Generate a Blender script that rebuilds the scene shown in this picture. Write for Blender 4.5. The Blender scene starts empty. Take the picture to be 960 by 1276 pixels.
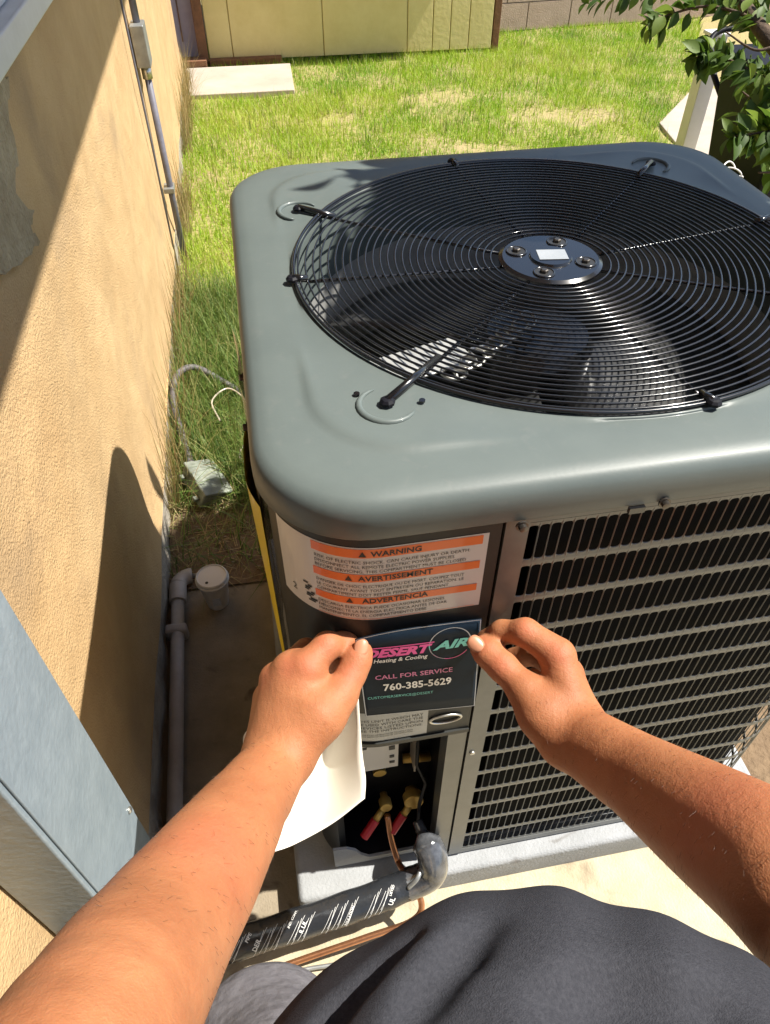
import bpy, bmesh, math, random
import numpy as np
from mathutils import Vector, Matrix
random.seed(7); rng = np.random.default_rng(7)
R = math.radians
scn = bpy.context.scene
col = scn.collection

# ---------------------------------------------------------------- camera
CAM = np.array([-.397, -.891, 1.524]); YAW, PITCH, ROLL, FPX = .184, .793, .002, 900.
_f = np.array([math.sin(YAW)*math.cos(PITCH), math.cos(YAW)*math.cos(PITCH), -math.sin(PITCH)])
_r = np.array([math.cos(YAW), -math.sin(YAW), 0.]); _u = np.cross(_r, _f)
_r, _u = math.cos(ROLL)*_r+math.sin(ROLL)*_u, -math.sin(ROLL)*_r+math.cos(ROLL)*_u
cd = bpy.data.cameras.new('camera'); cam = bpy.data.objects.new('camera', cd); col.objects.link(cam)
cd.sensor_fit = 'VERTICAL'; cd.sensor_height = 36; cd.lens = 36*FPX/1276
cd.clip_start = .02; cd.clip_end = 400
m = Matrix.Identity(4)
for i in range(3):
    m[i][0] = _r[i]; m[i][1] = _u[i]; m[i][2] = -_f[i]; m[i][3] = CAM[i]
cam.matrix_world = m
scn.camera = cam
def P(px, py, d):                      # point at depth d metres along the view from the eye
    return CAM + d*(_f + _r*(px-480)/FPX - _u*(py-638)/FPX)
def PX(px, py, ax, v):                 # where the sight line meets the plane axis=v
    q = _f + _r*(px-480)/FPX - _u*(py-638)/FPX
    return CAM + q*(v-CAM[ax])/q[ax]

# ---------------------------------------------------------------- light
SUN = Vector((.33, -.025, .53)).normalized()          # towards the sun
w = bpy.data.worlds.new('World'); scn.world = w; w.use_nodes = True
nt = w.node_tree; bg = nt.nodes['Background']
sky = nt.nodes.new('ShaderNodeTexSky'); sky.sky_type = 'NISHITA'; sky.sun_disc = False
sky.sun_elevation = math.asin(SUN.z); sky.sun_rotation = math.atan2(SUN.x, SUN.y)
sky.air_density = 1.0; sky.dust_density = 1.0
nt.links.new(sky.outputs[0], bg.inputs[0]); bg.inputs[1].default_value = .082
sl = bpy.data.lights.new('sun', 'SUN'); sl.energy = 4.9; sl.angle = R(.5); sl.color = (1, .95, .86)
so = bpy.data.objects.new('sun', sl); col.objects.link(so)
so.rotation_euler = (-SUN).to_track_quat('-Z', 'Y').to_euler(); so.location = (6, -3, 9)
scn.view_settings.view_transform = 'Standard'; scn.view_settings.look = 'None'
scn.view_settings.exposure = 1.02; scn.view_settings.gamma = 1

# ---------------------------------------------------------------- helpers
def tag(o, label=None, cat=None, group=None, kind=None):
    if label: o['label'] = label
    if cat: o['category'] = cat
    if group: o['group'] = group
    if kind: o['kind'] = kind
    return o
def empty(name, loc, label, cat, group=None):
    o = bpy.data.objects.new(name, None); col.objects.link(o); o.location = [float(c) for c in loc]
    o.empty_display_size = .05
    return tag(o, label, cat, group)
class MB:
    def __init__(s): s.v = []; s.f = []; s.m = []
    def add(s, v, f, mi=0):
        n = len(s.v); s.v.extend([tuple(float(c) for c in p) for p in v]); s.f.extend([tuple(i+n for i in q) for q in f]); s.m.extend([mi]*len(f)); return s
    def box(s, lo, hi, mi=0):
        x0, y0, z0 = lo; x1, y1, z1 = hi
        return s.add([(x0,y0,z0),(x1,y0,z0),(x1,y1,z0),(x0,y1,z0),(x0,y0,z1),(x1,y0,z1),(x1,y1,z1),(x0,y1,z1)],
                     [(0,3,2,1),(4,5,6,7),(0,1,5,4),(1,2,6,5),(2,3,7,6),(3,0,4,7)], mi)
    def tube(s, pts, r, seg=10, cap=True, mi=0, closed=False):
        pts = [np.array(p, float) for p in pts]; n = len(pts)
        rs = r if hasattr(r, '__len__') else [r]*n
        T = []
        for i in range(n):
            a = pts[(i-1) % n] if (i > 0 or closed) else pts[i]; b = pts[(i+1) % n] if (i < n-1 or closed) else pts[i]
            t = b-a; T.append(t/(np.linalg.norm(t)+1e-12))
        up = np.array([0, 0, 1.]) if abs(T[0][2]) < .9 else np.array([1., 0, 0])
        x = np.cross(T[0], up); x /= np.linalg.norm(x)
        v = []
        for i in range(n):
            x = x - T[i]*(x@T[i]); x /= np.linalg.norm(x); y = np.cross(T[i], x)
            for k in range(seg):
                a = 2*math.pi*k/seg; v.append(pts[i] + rs[i]*(math.cos(a)*x+math.sin(a)*y))
        f = []
        for i in range(n if closed else n-1):
            j = (i+1) % n
            for k in range(seg):
                l = (k+1) % seg; f.append((i*seg+k, i*seg+l, j*seg+l, j*seg+k))
        if cap and not closed: f.append(tuple(range(seg))[::-1]); f.append(tuple((n-1)*seg+k for k in range(seg)))
        return s.add(v, f, mi)
    def lathe(s, prof, c=(0, 0, 0), seg=32, mi=0, axis=(0, 0, 1), cap=True):
        ax = np.array(axis, float); ax /= np.linalg.norm(ax); up = np.array([0, 0, 1.]) if abs(ax[2]) < .9 else np.array([1., 0, 0])
        x = np.cross(up, ax); x /= np.linalg.norm(x); y = np.cross(ax, x); c = np.array(c, float)
        v = [c + ax*z + r*(math.cos(2*math.pi*k/seg)*x + math.sin(2*math.pi*k/seg)*y) for r, z in prof for k in range(seg)]
        f = [(i*seg+k, i*seg+(k+1) % seg, (i+1)*seg+(k+1) % seg, (i+1)*seg+k) for i in range(len(prof)-1) for k in range(seg)]
        if cap: f.append(tuple(range(seg))[::-1]); f.append(tuple((len(prof)-1)*seg+k for k in range(seg)))
        return s.add(v, f, mi)
    def build(s, name, mat, parent=None, smooth=False, bevel=0, seg=2, angle=None):
        me = bpy.data.meshes.new(name); me.from_pydata(s.v, [], s.f); me.update()
        for mt in (mat if isinstance(mat, (list, tuple)) else [mat]): me.materials.append(mt)
        if any(s.m): me.polygons.foreach_set('material_index', s.m)
        o = bpy.data.objects.new(name, me); col.objects.link(o)
        if parent:
            o.parent = parent; rt = parent
            while rt.parent: rt = rt.parent
            o.matrix_parent_inverse = Matrix.Translation(rt.location).inverted() if (rt is parent and parent.type == "EMPTY") else Matrix.Identity(4)
        if smooth: me.polygons.foreach_set('use_smooth', [True]*len(s.f))
        if bevel:
            b = o.modifiers.new('bevel', 'BEVEL'); b.width = bevel; b.segments = seg; b.limit_method = 'ANGLE'; b.angle_limit = R(40)
            me.polygons.foreach_set('use_smooth', [True]*len(s.f)); wn = o.modifiers.new('wn', 'WEIGHTED_NORMAL'); wn.keep_sharp = True
        if angle:
            me.polygons.foreach_set('use_smooth', [True]*len(s.f)); me.set_sharp_from_angle(angle=R(angle))
        return o
# geometry is written in world coordinates; roots that are Empties sit at the thing's base
def node(nt, t, **k):
    n = nt.nodes.new(t)
    for a, b in k.items(): setattr(n, a, b)
    return n
def mat(name, base, rough=.6, metal=0, var=None, vscale=8, bump=0, bscale=60, coat=0, sss=0, trans=0, detail=6, alpha=1, bump2=None, spec=.5, stains=None):
    mt = bpy.data.materials.new(name); mt.use_nodes = True; nt = mt.node_tree; b = nt.nodes['Principled BSDF']
    b.inputs['Base Color'].default_value = (*base, 1); b.inputs['Roughness'].default_value = rough; b.inputs['Metallic'].default_value = metal
    b.inputs['Coat Weight'].default_value = coat; b.inputs['Coat Roughness'].default_value = .08; b.inputs['Specular IOR Level'].default_value = spec
    if sss: b.inputs['Subsurface Weight'].default_value = sss; b.inputs['Subsurface Radius'].default_value = (1, .35, .15); b.inputs['Subsurface Scale'].default_value = .006
    if trans: b.inputs['Transmission Weight'].default_value = trans
    if alpha < 1: b.inputs['Alpha'].default_value = alpha
    tc = node(nt, 'ShaderNodeTexCoord'); src = tc.outputs['Object']
    last = None
    if var is not None:
        n = node(nt, 'ShaderNodeTexNoise'); n.inputs['Scale'].default_value = vscale; n.inputs['Detail'].default_value = detail; n.inputs['Roughness'].default_value = .65
        nt.links.new(src, n.inputs['Vector'])
        cr = node(nt, 'ShaderNodeValToRGB'); cr.color_ramp.elements[0].position = .32; cr.color_ramp.elements[1].position = .68
        cr.color_ramp.elements[0].color = (*var, 1); cr.color_ramp.elements[1].color = (*base, 1)
        nt.links.new(n.outputs['Fac'], cr.inputs['Fac']); last = cr.outputs['Color']
        if stains:
            c2, sc2, lo, hi = stains
            n2 = node(nt, 'ShaderNodeTexNoise'); n2.inputs['Scale'].default_value = sc2; n2.inputs['Detail'].default_value = 8; n2.inputs['Distortion'].default_value = .6
            nt.links.new(src, n2.inputs['Vector'])
            r2 = node(nt, 'ShaderNodeValToRGB'); r2.color_ramp.elements[0].position = lo; r2.color_ramp.elements[1].position = hi
            nt.links.new(n2.outputs['Fac'], r2.inputs['Fac'])
            mx = node(nt, 'ShaderNodeMix', data_type='RGBA'); nt.links.new(r2.outputs['Color'], mx.inputs[0]); nt.links.new(last, mx.inputs[6]); mx.inputs[7].default_value = (*c2, 1)
            last = mx.outputs[2]
        nt.links.new(last, b.inputs['Base Color'])
    if bump:
        n = node(nt, 'ShaderNodeTexNoise'); n.inputs['Scale'].default_value = bscale; n.inputs['Detail'].default_value = 5; nt.links.new(src, n.inputs['Vector'])
        bp = node(nt, 'ShaderNodeBump'); bp.inputs['Strength'].default_value = 1; bp.inputs['Distance'].default_value = bump
        nt.links.new(n.outputs['Fac'], bp.inputs['Height']); nt.links.new(bp.outputs[0], b.inputs['Normal'])
        if bump2:
            d2, s2 = bump2
            n2 = node(nt, 'ShaderNodeTexNoise'); n2.inputs['Scale'].default_value = s2; nt.links.new(src, n2.inputs['Vector'])
            b2 = node(nt, 'ShaderNodeBump'); b2.inputs['Distance'].default_value = d2; nt.links.new(n2.outputs['Fac'], b2.inputs['Height'])
            nt.links.new(bp.outputs[0], b2.inputs['Normal']); nt.links.new(b2.outputs[0], b.inputs['Normal'])
    return mt
M = {}
M['stucco'] = mat('stucco', (.57, .395, .205), .95, var=(.47, .31, .15), vscale=5, bump=.0035, bscale=230, bump2=(.008, 9), stains=((.36, .25, .14), 3.0, .54, .76))
M['stucco_patch'] = mat('stucco_patch', (.46, .38, .25), .95, var=(.30, .235, .145), vscale=18, bump=.008, bscale=120)
M['foundation'] = mat('foundation', (.44, .40, .33), .95, var=(.24, .20, .15), vscale=12, bump=.005, bscale=90)
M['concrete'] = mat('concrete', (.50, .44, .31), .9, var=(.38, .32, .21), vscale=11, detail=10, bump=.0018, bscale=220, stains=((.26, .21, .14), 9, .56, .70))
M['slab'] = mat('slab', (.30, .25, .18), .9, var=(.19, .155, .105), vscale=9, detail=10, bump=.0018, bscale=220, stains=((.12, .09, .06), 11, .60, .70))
M['path'] = mat('path', (.44, .38, .32), .9, var=(.35, .30, .245), vscale=4, bump=.0015, bscale=160)
M['dirt'] = mat('dirt', (.22, .15, .085), 1, var=(.13, .085, .05), vscale=9, bump=.012, bscale=45)
M['lawn_soil'] = mat('lawn_soil', (.30, .27, .09), 1, var=(.34, .26, .14), vscale=2.2, bump=.012, bscale=45)
M['paint'] = mat('grey_paint', (.112, .134, .127), .46, var=(.098, .119, .114), vscale=9, bump=.00008, bscale=300, coat=.06, spec=.38, stains=((.125, .140, .133), 60, .60, .85))
M['panel'] = mat('dark_panel', (.030, .032, .030), .42, var=(.025, .026, .025), vscale=20, spec=.28)
M['louver'] = mat('louver_paint', (.14, .146, .142), .32, .3, var=(.11, .115, .112), vscale=25)
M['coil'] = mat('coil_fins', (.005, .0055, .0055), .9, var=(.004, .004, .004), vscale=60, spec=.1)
M['inner'] = mat('inner_shell', (.16, .165, .155), .5, var=(.08, .082, .08), vscale=12)
M['black'] = mat('black_coat', (.008, .008, .009), .2, coat=.5)
M['matte_black'] = mat('black_plastic', (.008, .008, .012), .5, var=(.005, .005, .007), vscale=30, spec=.2)
M['brass'] = mat('brass', (.72, .50, .14), .35, .35, var=(.58, .37, .09), vscale=40)
M['copper'] = mat('copper', (.62, .30, .15), .32, .85, var=(.45, .2, .10), vscale=40)
M['steel'] = mat('steel', (.55, .54, .5), .3, .9)
M['bolt'] = mat('dark_bolt', (.10, .09, .08), .35, .8)
M['red'] = mat('red_cap', (.55, .02, .03), .35, coat=.2)
M['white'] = mat('white_print', (.8, .8, .78), .5)
M['label_white'] = mat('label_white', (.62, .60, .56), .4, coat=.3)
M['label_grey'] = mat('label_grey', (.34, .36, .37), .3, var=(.29, .31, .32), vscale=40, coat=.4)
M['orange'] = mat('orange_print', (.80, .16, .02), .4, coat=.3)
M['ink'] = mat('ink', (.02, .02, .02), .5)
M['decal'] = mat('decal_navy', (.010, .021, .036), .6, var=(.006, .012, .021), vscale=14, spec=.1)
M['pink'] = mat('magenta_print', (.80, .03, .33), .35)
M['pink_pale'] = mat('pink_print', (.62, .14, .36), .35)
M['teal'] = mat('teal_print', (.10, .55, .50), .35)
M['edge_grey'] = mat('edge_print', (.45, .47, .50), .4)
M['paper'] = mat('paper', (.74, .71, .62), .55, var=(.78, .75, .66), vscale=6, bump=.0004, bscale=30)
M['pvc'] = mat('pvc', (.46, .42, .38), .5, var=(.34, .30, .26), vscale=15)
M['cup'] = mat('cup', (.72, .68, .62), .5, var=(.62, .57, .50), vscale=25)
M['lid'] = mat('cup_lid', (.70, .67, .63), .4)
M['box_grey'] = mat('box_grey', (.27, .325, .36), .45, .1, var=(.215, .265, .30), vscale=28, bump=.0008, bscale=120, detail=10)
M['galv'] = mat('galvanised', (.40, .42, .42), .4, .6, var=(.26, .27, .27), vscale=20, bump=.0006, bscale=40)
M['jbox'] = mat('junction_plastic', (.30, .33, .28), .4, var=(.12, .13, .10), vscale=14, coat=.2)
M['conduit'] = mat('conduit', (.16, .16, .20), .5, var=(.11, .11, .14), vscale=30)
M['flex'] = mat('flex_conduit', (.15, .14, .15), .6, var=(.07, .06, .06), vscale=40)
M['siding'] = mat('siding', (.80, .68, .32), .85, var=(.72, .60, .26), vscale=7, bump=.002, bscale=30)
M['door'] = mat('door', (.46, .38, .42), .7, var=(.38, .31, .35), vscale=8)
M['wood'] = mat('brown_wood', (.24, .11, .05), .8, var=(.15, .07, .035), vscale=25, bump=.002, bscale=50)
M['block'] = mat('block', (.54, .40, .32), .95, var=(.44, .32, .25), vscale=9, bump=.004, bscale=120)
M['mortar'] = mat('mortar', (.27, .22, .18), 1, var=(.22, .18, .15), vscale=20, bump=.003, bscale=80)
M['vinyl'] = mat('vinyl', (.78, .76, .74), .4, var=(.70, .68, .65), vscale=8)
M['window'] = mat('window_frame', (.72, .74, .76), .4, var=(.62, .63, .64), vscale=14)
M['glass'] = mat('window_glass', (.10, .13, .16), .08, coat=.5)
M['yellow'] = mat('yellow_label', (.78, .58, .02), .4, coat=.3)
M['film'] = mat('plastic_film', (.55, .48, .38), .25, coat=.6, alpha=.75)
M['insul'] = mat('insulation', (.030, .033, .038), .25, var=(.020, .022, .026), vscale=30, bump=.0022, bscale=42)
M['wrap'] = mat('clear_wrap', (.11, .115, .125), .08, var=(.03, .032, .036), vscale=38, bump=.002, bscale=60, coat=.9)
M['shirt'] = mat('shirt_cotton', (.052, .053, .062), 1, var=(.034, .035, .042), vscale=420, detail=6, bump=.0006, bscale=1100, spec=.08)
M['pants'] = mat('pants_cloth', (.16, .155, .17), .95, var=(.12, .115, .13), vscale=90, bump=.0008, bscale=700, bump2=(.006, 35), spec=.2)
M['shoe'] = mat('shoe', (.03, .028, .026), .7)
M['nail'] = mat('nail', (.47, .215, .125), .35)
M['hair'] = mat('hair', (.07, .035, .018), .6)
M['cap'] = mat('cap', (.03, .03, .035), .9)
M['bark'] = mat('bark', (.12, .08, .05), .95, var=(.06, .04, .028), vscale=30, bump=.006, bscale=60)
M['silver'] = mat('fan_alu', (.10, .10, .10), .30, .7, var=(.05, .05, .05), vscale=14)
M['bright'] = mat('bright_alu', (.55, .55, .53), .35, .4, var=(.4, .4, .38), vscale=20)
M['pad'] = mat('equipment_pad', (.33, .34, .35), .85, var=(.27, .28, .285), vscale=16, bump=.0015, bscale=200, stains=((.16, .15, .14), 9, .64, .72))

def leafmat(name, a, b, c, scale, trans=.25, rough=.6):
    mt = mat(name, a, rough); nt = mt.node_tree; bs = nt.nodes['Principled BSDF']
    at = node(nt, 'ShaderNodeAttribute', attribute_name='tint'); cr = node(nt, 'ShaderNodeValToRGB')
    e = cr.color_ramp.elements; e[0].color = (*a, 1); e[1].color = (*c, 1); m_ = e.new(.5); m_.color = (*b, 1)
    nt.links.new(at.outputs['Fac'], cr.inputs['Fac']); nt.links.new(cr.outputs['Color'], bs.inputs['Base Color'])
    tr = node(nt, 'ShaderNodeBsdfTranslucent'); nt.links.new(cr.outputs['Color'], tr.inputs['Color'])
    mx = node(nt, 'ShaderNodeMixShader'); mx.inputs[0].default_value = trans
    nt.links.new(bs.outputs[0], mx.inputs[1]); nt.links.new(tr.outputs[0], mx.inputs[2])
    nt.links.new(mx.outputs[0], nt.nodes['Material Output'].inputs['Surface']); return mt
M['grass'] = leafmat('grass_blades', (.15, .33, .015), (.34, .48, .025), (.58, .54, .18), 1, .4)
M['weed'] = leafmat('weed_blades', (.06, .12, .02), (.14, .23, .035), (.34, .32, .12), 1, .3)
M['dry'] = leafmat('dry_stalks', (.42, .30, .14), (.34, .27, .12), (.22, .22, .07), 1, .2)
M['leaf'] = leafmat('tree_leaf', (.05, .10, .012), (.10, .17, .022), (.20, .28, .045), 1, .45, .55)

# skin: warm, blotchy, with fine creases
def skinmat():
    mt = mat('skin', (.41, .168, .074), .60, var=(.32, .120, .051), vscale=16, detail=6, bump=.00045, bscale=650, bump2=(.0006, 160), sss=.25, spec=.35); nt = mt.node_tree
    bs = nt.nodes['Principled BSDF']; src = bs.inputs['Base Color'].links[0].from_socket
    tc = [n for n in nt.nodes if n.type == 'TEX_COORD'][0]
    n = node(nt, 'ShaderNodeTexNoise'); n.inputs['Scale'].default_value = 130; n.inputs['Detail'].default_value = 2
    nt.links.new(tc.outputs['Object'], n.inputs['Vector'])
    cr = node(nt, 'ShaderNodeValToRGB'); cr.color_ramp.elements[0].position = .74; cr.color_ramp.elements[1].position = .80
    nt.links.new(n.outputs['Fac'], cr.inputs['Fac'])
    mx = node(nt, 'ShaderNodeMix', data_type='RGBA'); nt.links.new(cr.outputs['Color'], mx.inputs[0]); nt.links.new(src, mx.inputs[6]); mx.inputs[7].default_value = (.34, .13, .06, 1)
    at = node(nt, 'ShaderNodeAttribute', attribute_name='flush'); m2 = node(nt, 'ShaderNodeMix', data_type='RGBA'); ma = node(nt, 'ShaderNodeMath', operation='MULTIPLY'); ma.inputs[1].default_value = .55
    nt.links.new(at.outputs['Fac'], ma.inputs[0]); nt.links.new(ma.outputs[0], m2.inputs[0]); nt.links.new(mx.outputs[2], m2.inputs[6]); m2.inputs[7].default_value = (.44, .125, .065, 1)
    nt.links.new(m2.outputs[2], bs.inputs['Base Color']); return mt
M['skin'] = skinmat()

# ---------------------------------------------------------------- setting
def sheet(name, pts, z, mt, grid=0):
    b = MB(); b.add([(x, y, z) for x, y in pts], [tuple(range(len(pts)))]); return tag(b.build(name, mt), kind='structure')
sheet('ground', [(-60, -60), (60, -60), (60, 60), (-60, 60)], -.03, M['dirt'])
# uneven bare soil beside the unit, rising to the lawn
def soil():
    nx, ny = 90, 110; xs = np.linspace(-.75, 6.5, nx); ys = np.linspace(.40, 9, ny); v = []
    for y in ys:
        for x in xs: v.append((x, y, -.006 + .010*math.sin(x*9+y*3)*math.sin(y*7-x*2) - (.012 if y < .42 else 0)))
    f = [(j*nx+i, j*nx+i+1, (j+1)*nx+i+1, (j+1)*nx+i) for j in range(ny-1) for i in range(nx-1)]
    return tag(MB().add(v, f).build('lawn_ground', M['lawn_soil'], smooth=True), kind='structure')
soil()
def slab(name, pts, z0, z1, mt, bevel=.006):
    n = len(pts); b = MB(); b.add([(x, y, z0) for x, y in pts]+[(x, y, z1) for x, y in pts],
        [tuple(range(n))[::-1], tuple(range(n, 2*n))]+[(i, (i+1) % n, n+(i+1) % n, n+i) for i in range(n)])
    return tag(b.build(name, mt, bevel=bevel), kind='structure')
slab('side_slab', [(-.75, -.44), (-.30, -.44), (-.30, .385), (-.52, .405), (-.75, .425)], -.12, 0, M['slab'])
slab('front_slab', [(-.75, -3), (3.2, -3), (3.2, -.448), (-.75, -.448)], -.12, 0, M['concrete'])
slab('patio_path', [(2.12, 1.4), (4.2, 1.4), (4.2, 4.25), (2.72, 4.25), (2.2, 3.65), (2.12, 3.2)], -.1, .008, M['path'])
slab('door_step', [(-.78, 4.66), (0.0, 4.66), (0.03, 5.32), (-.78, 5.32)], -.1, .03, M['path'])

# ---------------------------------------------------------------- house (left wall)
WX = -.75
house = empty('house', (WX, 1, 0), 'tan stucco house wall running along the left side, its upper part in eave shade', 'house')
b = MB(); 
ys = np.linspace(-3, 5.08, 180); zs = np.linspace(.13, 2.3, 40); v = []
for z in zs:
    for y in ys:
        flare = .012*math.exp(-((z-.13)/.05)**2)
        v.append((WX+flare+.0035*math.sin(y*4.1+z*3)+.003*math.sin(y*11-z*8), y, z))
nY = len(ys); n0 = len(v)
f = [(j*nY+i, j*nY+i+1, (j+1)*nY+i+1, (j+1)*nY+i) for j in range(len(zs)-1) for i in range(nY-1)]
b.add(v, f)
b.add([(WX-.2, 5.08, .13), (WX, 5.08, .13), (WX, 5.08, 2.3), (WX-.2, 5.08, 2.3), (WX+.012, -3, .13), (WX+.012, 5.08, .13), (WX-.2, -3, .13)], [(1, 0, 3, 2), (4, 6, 0, 5)])
b.build('wall', M['stucco'], house, smooth=True, angle=50)
v = []; zf = np.linspace(-.05, .132, 8)
for z in zf:
    for y in ys: v.append((WX+.006+.004*math.sin(y*17+z*30)+.003*math.sin(y*41), y, z))
MB().add(v, [(j*nY+i, j*nY+i+1, (j+1)*nY+i+1, (j+1)*nY+i) for j in range(len(zf)-1) for i in range(nY-1)]).build('foundation', M['foundation'], house, smooth=True)
# old repair patch with a ragged rim
b = MB(); ring = []
pp = [PX(x, y, 0, WX+.004) for x, y in [(-120, 60), (-10, 75), (8, 100), (6, 150), (18, 200), (14, 240), (38, 262), (34, 285), (44, 300), (36, 315), (20, 330), (-10, 350), (-60, 420), (-200, 420), (-240, 200)]]
n = len(pp); pts = []
for i in range(n):
    for t in (0, .33, .66):
        q = pp[i]*(1-t)+pp[(i+1) % n]*t; pts.append(q+np.array([0, random.uniform(-.008, .008), random.uniform(-.008, .008)]))
n = len(pts); b.add([(WX+.010, q[1], q[2]) for q in pts]+[(WX-.01, q[1], q[2]) for q in pts], [tuple(range(n))]+[(i, (i+1) % n, n+(i+1) % n, n+i) for i in range(n)])
b.build('repair_patch', M['stucco_patch'], house)
# window above
win = MB().box((WX-.02, -.6, 1.245), (WX+.055, 1.55, 1.285)).build('window', M['window'], house, bevel=.004)
MB().box((WX-.02, -.6, 1.287), (WX+.03, 1.55, 1.33)).build('frame', M['window'], win, bevel=.003)
MB().box((WX-.02, -.6, 1.90), (WX+.03, 1.55, 1.94)).build('frame', M['window'], win, bevel=.003)
for y in (-.6, .48, 1.51): MB().box((WX-.02, y, 1.331), (WX+.028, y+.04, 1.899)).build('frame', M['window'], win, bevel=.003)
MB().box((WX-.02, -.56, 1.331), (WX+.010, 1.51, 1.899)).build('pane', M['glass'], win)
# eave over the wall
EX = .06
MB().box((WX-.3, -3.2, 2.325), (EX, 5.5, 2.345)).build('soffit', M['wood'], house)
MB().box((EX+.001, -3.2, 2.30), (EX+.03, 5.5, 2.46)).build('fascia', M['window'], house)
MB().box((WX-.3, -3.2, 2.40), (EX+.0, 5.5, 2.45)).build('roof', M['wood'], house)

# meter enclosure on wall, near corner
en = empty('meter_enclosure', (-.71, -.5, .12), 'tall blue-grey metal enclosure fixed to the tan wall in the lower left corner', 'utility box')
MB().box((WX+.004, -.572, .14), (-.672, -.412, 1.36)).build('case', M['box_grey'], en, bevel=.003)
MB().box((-.6715, -.566, .50), (-.6685, -.418, 1.34)).build('cover', M['box_grey'], en, bevel=.0012)
for z in (.53, 1.30): MB().lathe([(.005, 0), (.005, .002), (.003, .0035)], (-.668, -.43, z), 12, axis=(1, 0, 0)).build('screw', M['steel'], en, smooth=False)
MB().tube([(-.71, -.49, .14), (-.71, -.49, -.02)], .018, 14).build('conduit', M['conduit'], en, smooth=True)

# conduit on the wall further back
cb = empty('wall_conduit', (WX+.03, 2.35, 0), 'thin grey electrical conduit with small switch box rising on the sunlit tan wall', 'conduit')
MB().box((WX+.005, 2.285, .765), (WX+.055, 2.385, .90)).build('switch_box', M['galv'], cb, bevel=.004)
MB().tube([(WX+.03, 2.33, -.02), (WX+.03, 2.33, .3), (WX+.03, 2.335, .764)], .013, 12).build('pipe', M['conduit'], cb, smooth=True)
MB().tube([(WX+.03, 2.34, .901), (WX+.03, 2.34, 1.5), (WX+.03, 2.34, 2.32)], .013, 12).build('pipe', M['conduit'], cb, smooth=True)
MB().tube([(WX+.03, 2.334, .72), (WX+.03, 2.334, .763)], .019, 14).build('connector', M['steel'], cb, smooth=True)
for z in (.3, 1.2, 1.8):
    MB().box((WX+.003, 2.30, z), (WX+.046, 2.37, z+.02)).build('strap', M['galv'], cb, bevel=.002)
tag(MB().tube([(WX+.012, 2.13, .02), (WX+.014, 2.14, .6), (WX+.012, 2.15, 1.2), (WX+.012, 2.14, 2.3)], .004, 8).build('wall_cable', M['conduit'], smooth=True), 'thin dark cable running up the tan wall beside the conduit', 'cable')

# PVC drain pipe along wall base
pv = empty('drain_pipe', (-.722, 0, .0), 'grey-white plastic drain pipe lying along the foot of the tan wall', 'pipe')
MB().tube([(-.714, .375, .03), (-.712, .1, .03), (-.71, -.7, .03)], .0165, 20).build('pipe', M['pvc'], pv, smooth=True)
MB().tube([(-.714, .33, .03), (-.714, .385, .03)], .022, 20).build('socket', M['pvc'], pv, angle=40)
a = [(-.714+.035*(1-math.cos(t)), .385+.035*math.sin(t), .03-.004*t) for t in np.linspace(0, math.pi/2, 8)]
MB().tube(a, .0205, 20).build('elbow', M['pvc'], pv, smooth=True)
MB().tube([(-.679, .42, .023), (-.66, .42, .02), (-.63, .425, .012)], .006, 10).build('outlet_tube', M['galv'], pv, smooth=True)
MB().box((-.742, .225, .002), (-.688, .252, .05)).build('strap', M['pvc'], pv, bevel=.008)

# paper cup
cu = empty('paper_cup', (-.60, .335, 0), 'white takeaway paper cup with plastic lid standing on the shaded slab', 'cup')
c0 = (-.615, .335, .001)
MB().lathe([(.027, 0), (.028, .003), (.0385, .092), (.040, .094), (.0405, .097), (.0385, .099)], c0, 40).build('cup_body', M['cup'], cu, angle=40)
ld = MB().lathe([(.0415, .092), (.0425, .095), (.0425, .099), (.0405, .101), (.0395, .108), (.037, .110), (.035, .107), (.004, .107)], c0, 40).build('lid', M['lid'], cu, angle=35)
MB().lathe([(.004, 0), (.004, .0006)], (c0[0]-.012, c0[1]-.02, .1085), 12).build('sip_hole', M['ink'], cu)
MB().box((c0[0]-.008, c0[1]-.0355, .03), (c0[0]+.012, c0[1]-.031, .055)).build('print', M['edge_grey'], cu)

# ---------------------------------------------------------------- equipment pad and unit
tag(slab('equipment_pad', [(-.475, -.452), (.475, -.452), (.475, .47), (-.475, .47)], -.02, .078, M['pad'], bevel=.012), 'light grey pad under the air conditioner', 'pad')
del bpy.data.objects['equipment_pad']['kind']

ac = empty('air_conditioner', (0, 0, .079), 'large dark grey outdoor air conditioning condenser with round fan grille on top', 'air conditioner')
HX = HY = .42; RB = .11; Z0, Z1 = .088, 1.0
segs = [('l', 2*HX-2*RB), ('a', RB*math.pi/2)]*4
PER = sum(q[1] for q in segs)
def path(s, off=0, hx=HX, hy=HY, r=RB):
    """point and outward normal at length s round the casing; s=0 where the front face starts beside the left corner"""
    s = s % PER
    cs = [(hx-r, -hy+r), (hx-r, hy-r), (-hx+r, hy-r), (-hx+r, -hy+r)]
    st = [(-hx+r, -hy), (hx, -hy+r), (hx-r, hy), (-hx, hy-r)]; di = [(1, 0), (0, 1), (-1, 0), (0, -1)]
    for i in range(4):
        L = 2*HX-2*RB; A = RB*math.pi/2
        if s <= L:
            d = di[i]; n = (d[1], -d[0]); return np.array([st[i][0]+d[0]*s+n[0]*off, st[i][1]+d[1]*s+n[1]*off]), np.array(n)
        s -= L
        if s <= A:
            a0 = -math.pi/2+i*math.pi/2; a = a0+s/RB; n = (math.cos(a), math.sin(a))
            return np.array([cs[i][0]+(r+off)*n[0], cs[i][1]+(r+off)*n[1]]), np.array(n)
        s -= A
    return path(0, off)
S_POST0, S_SLOT0 = .121, .150
S_SLOT1 = PER-.30                        # where the service corner begins again on the left side
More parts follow.
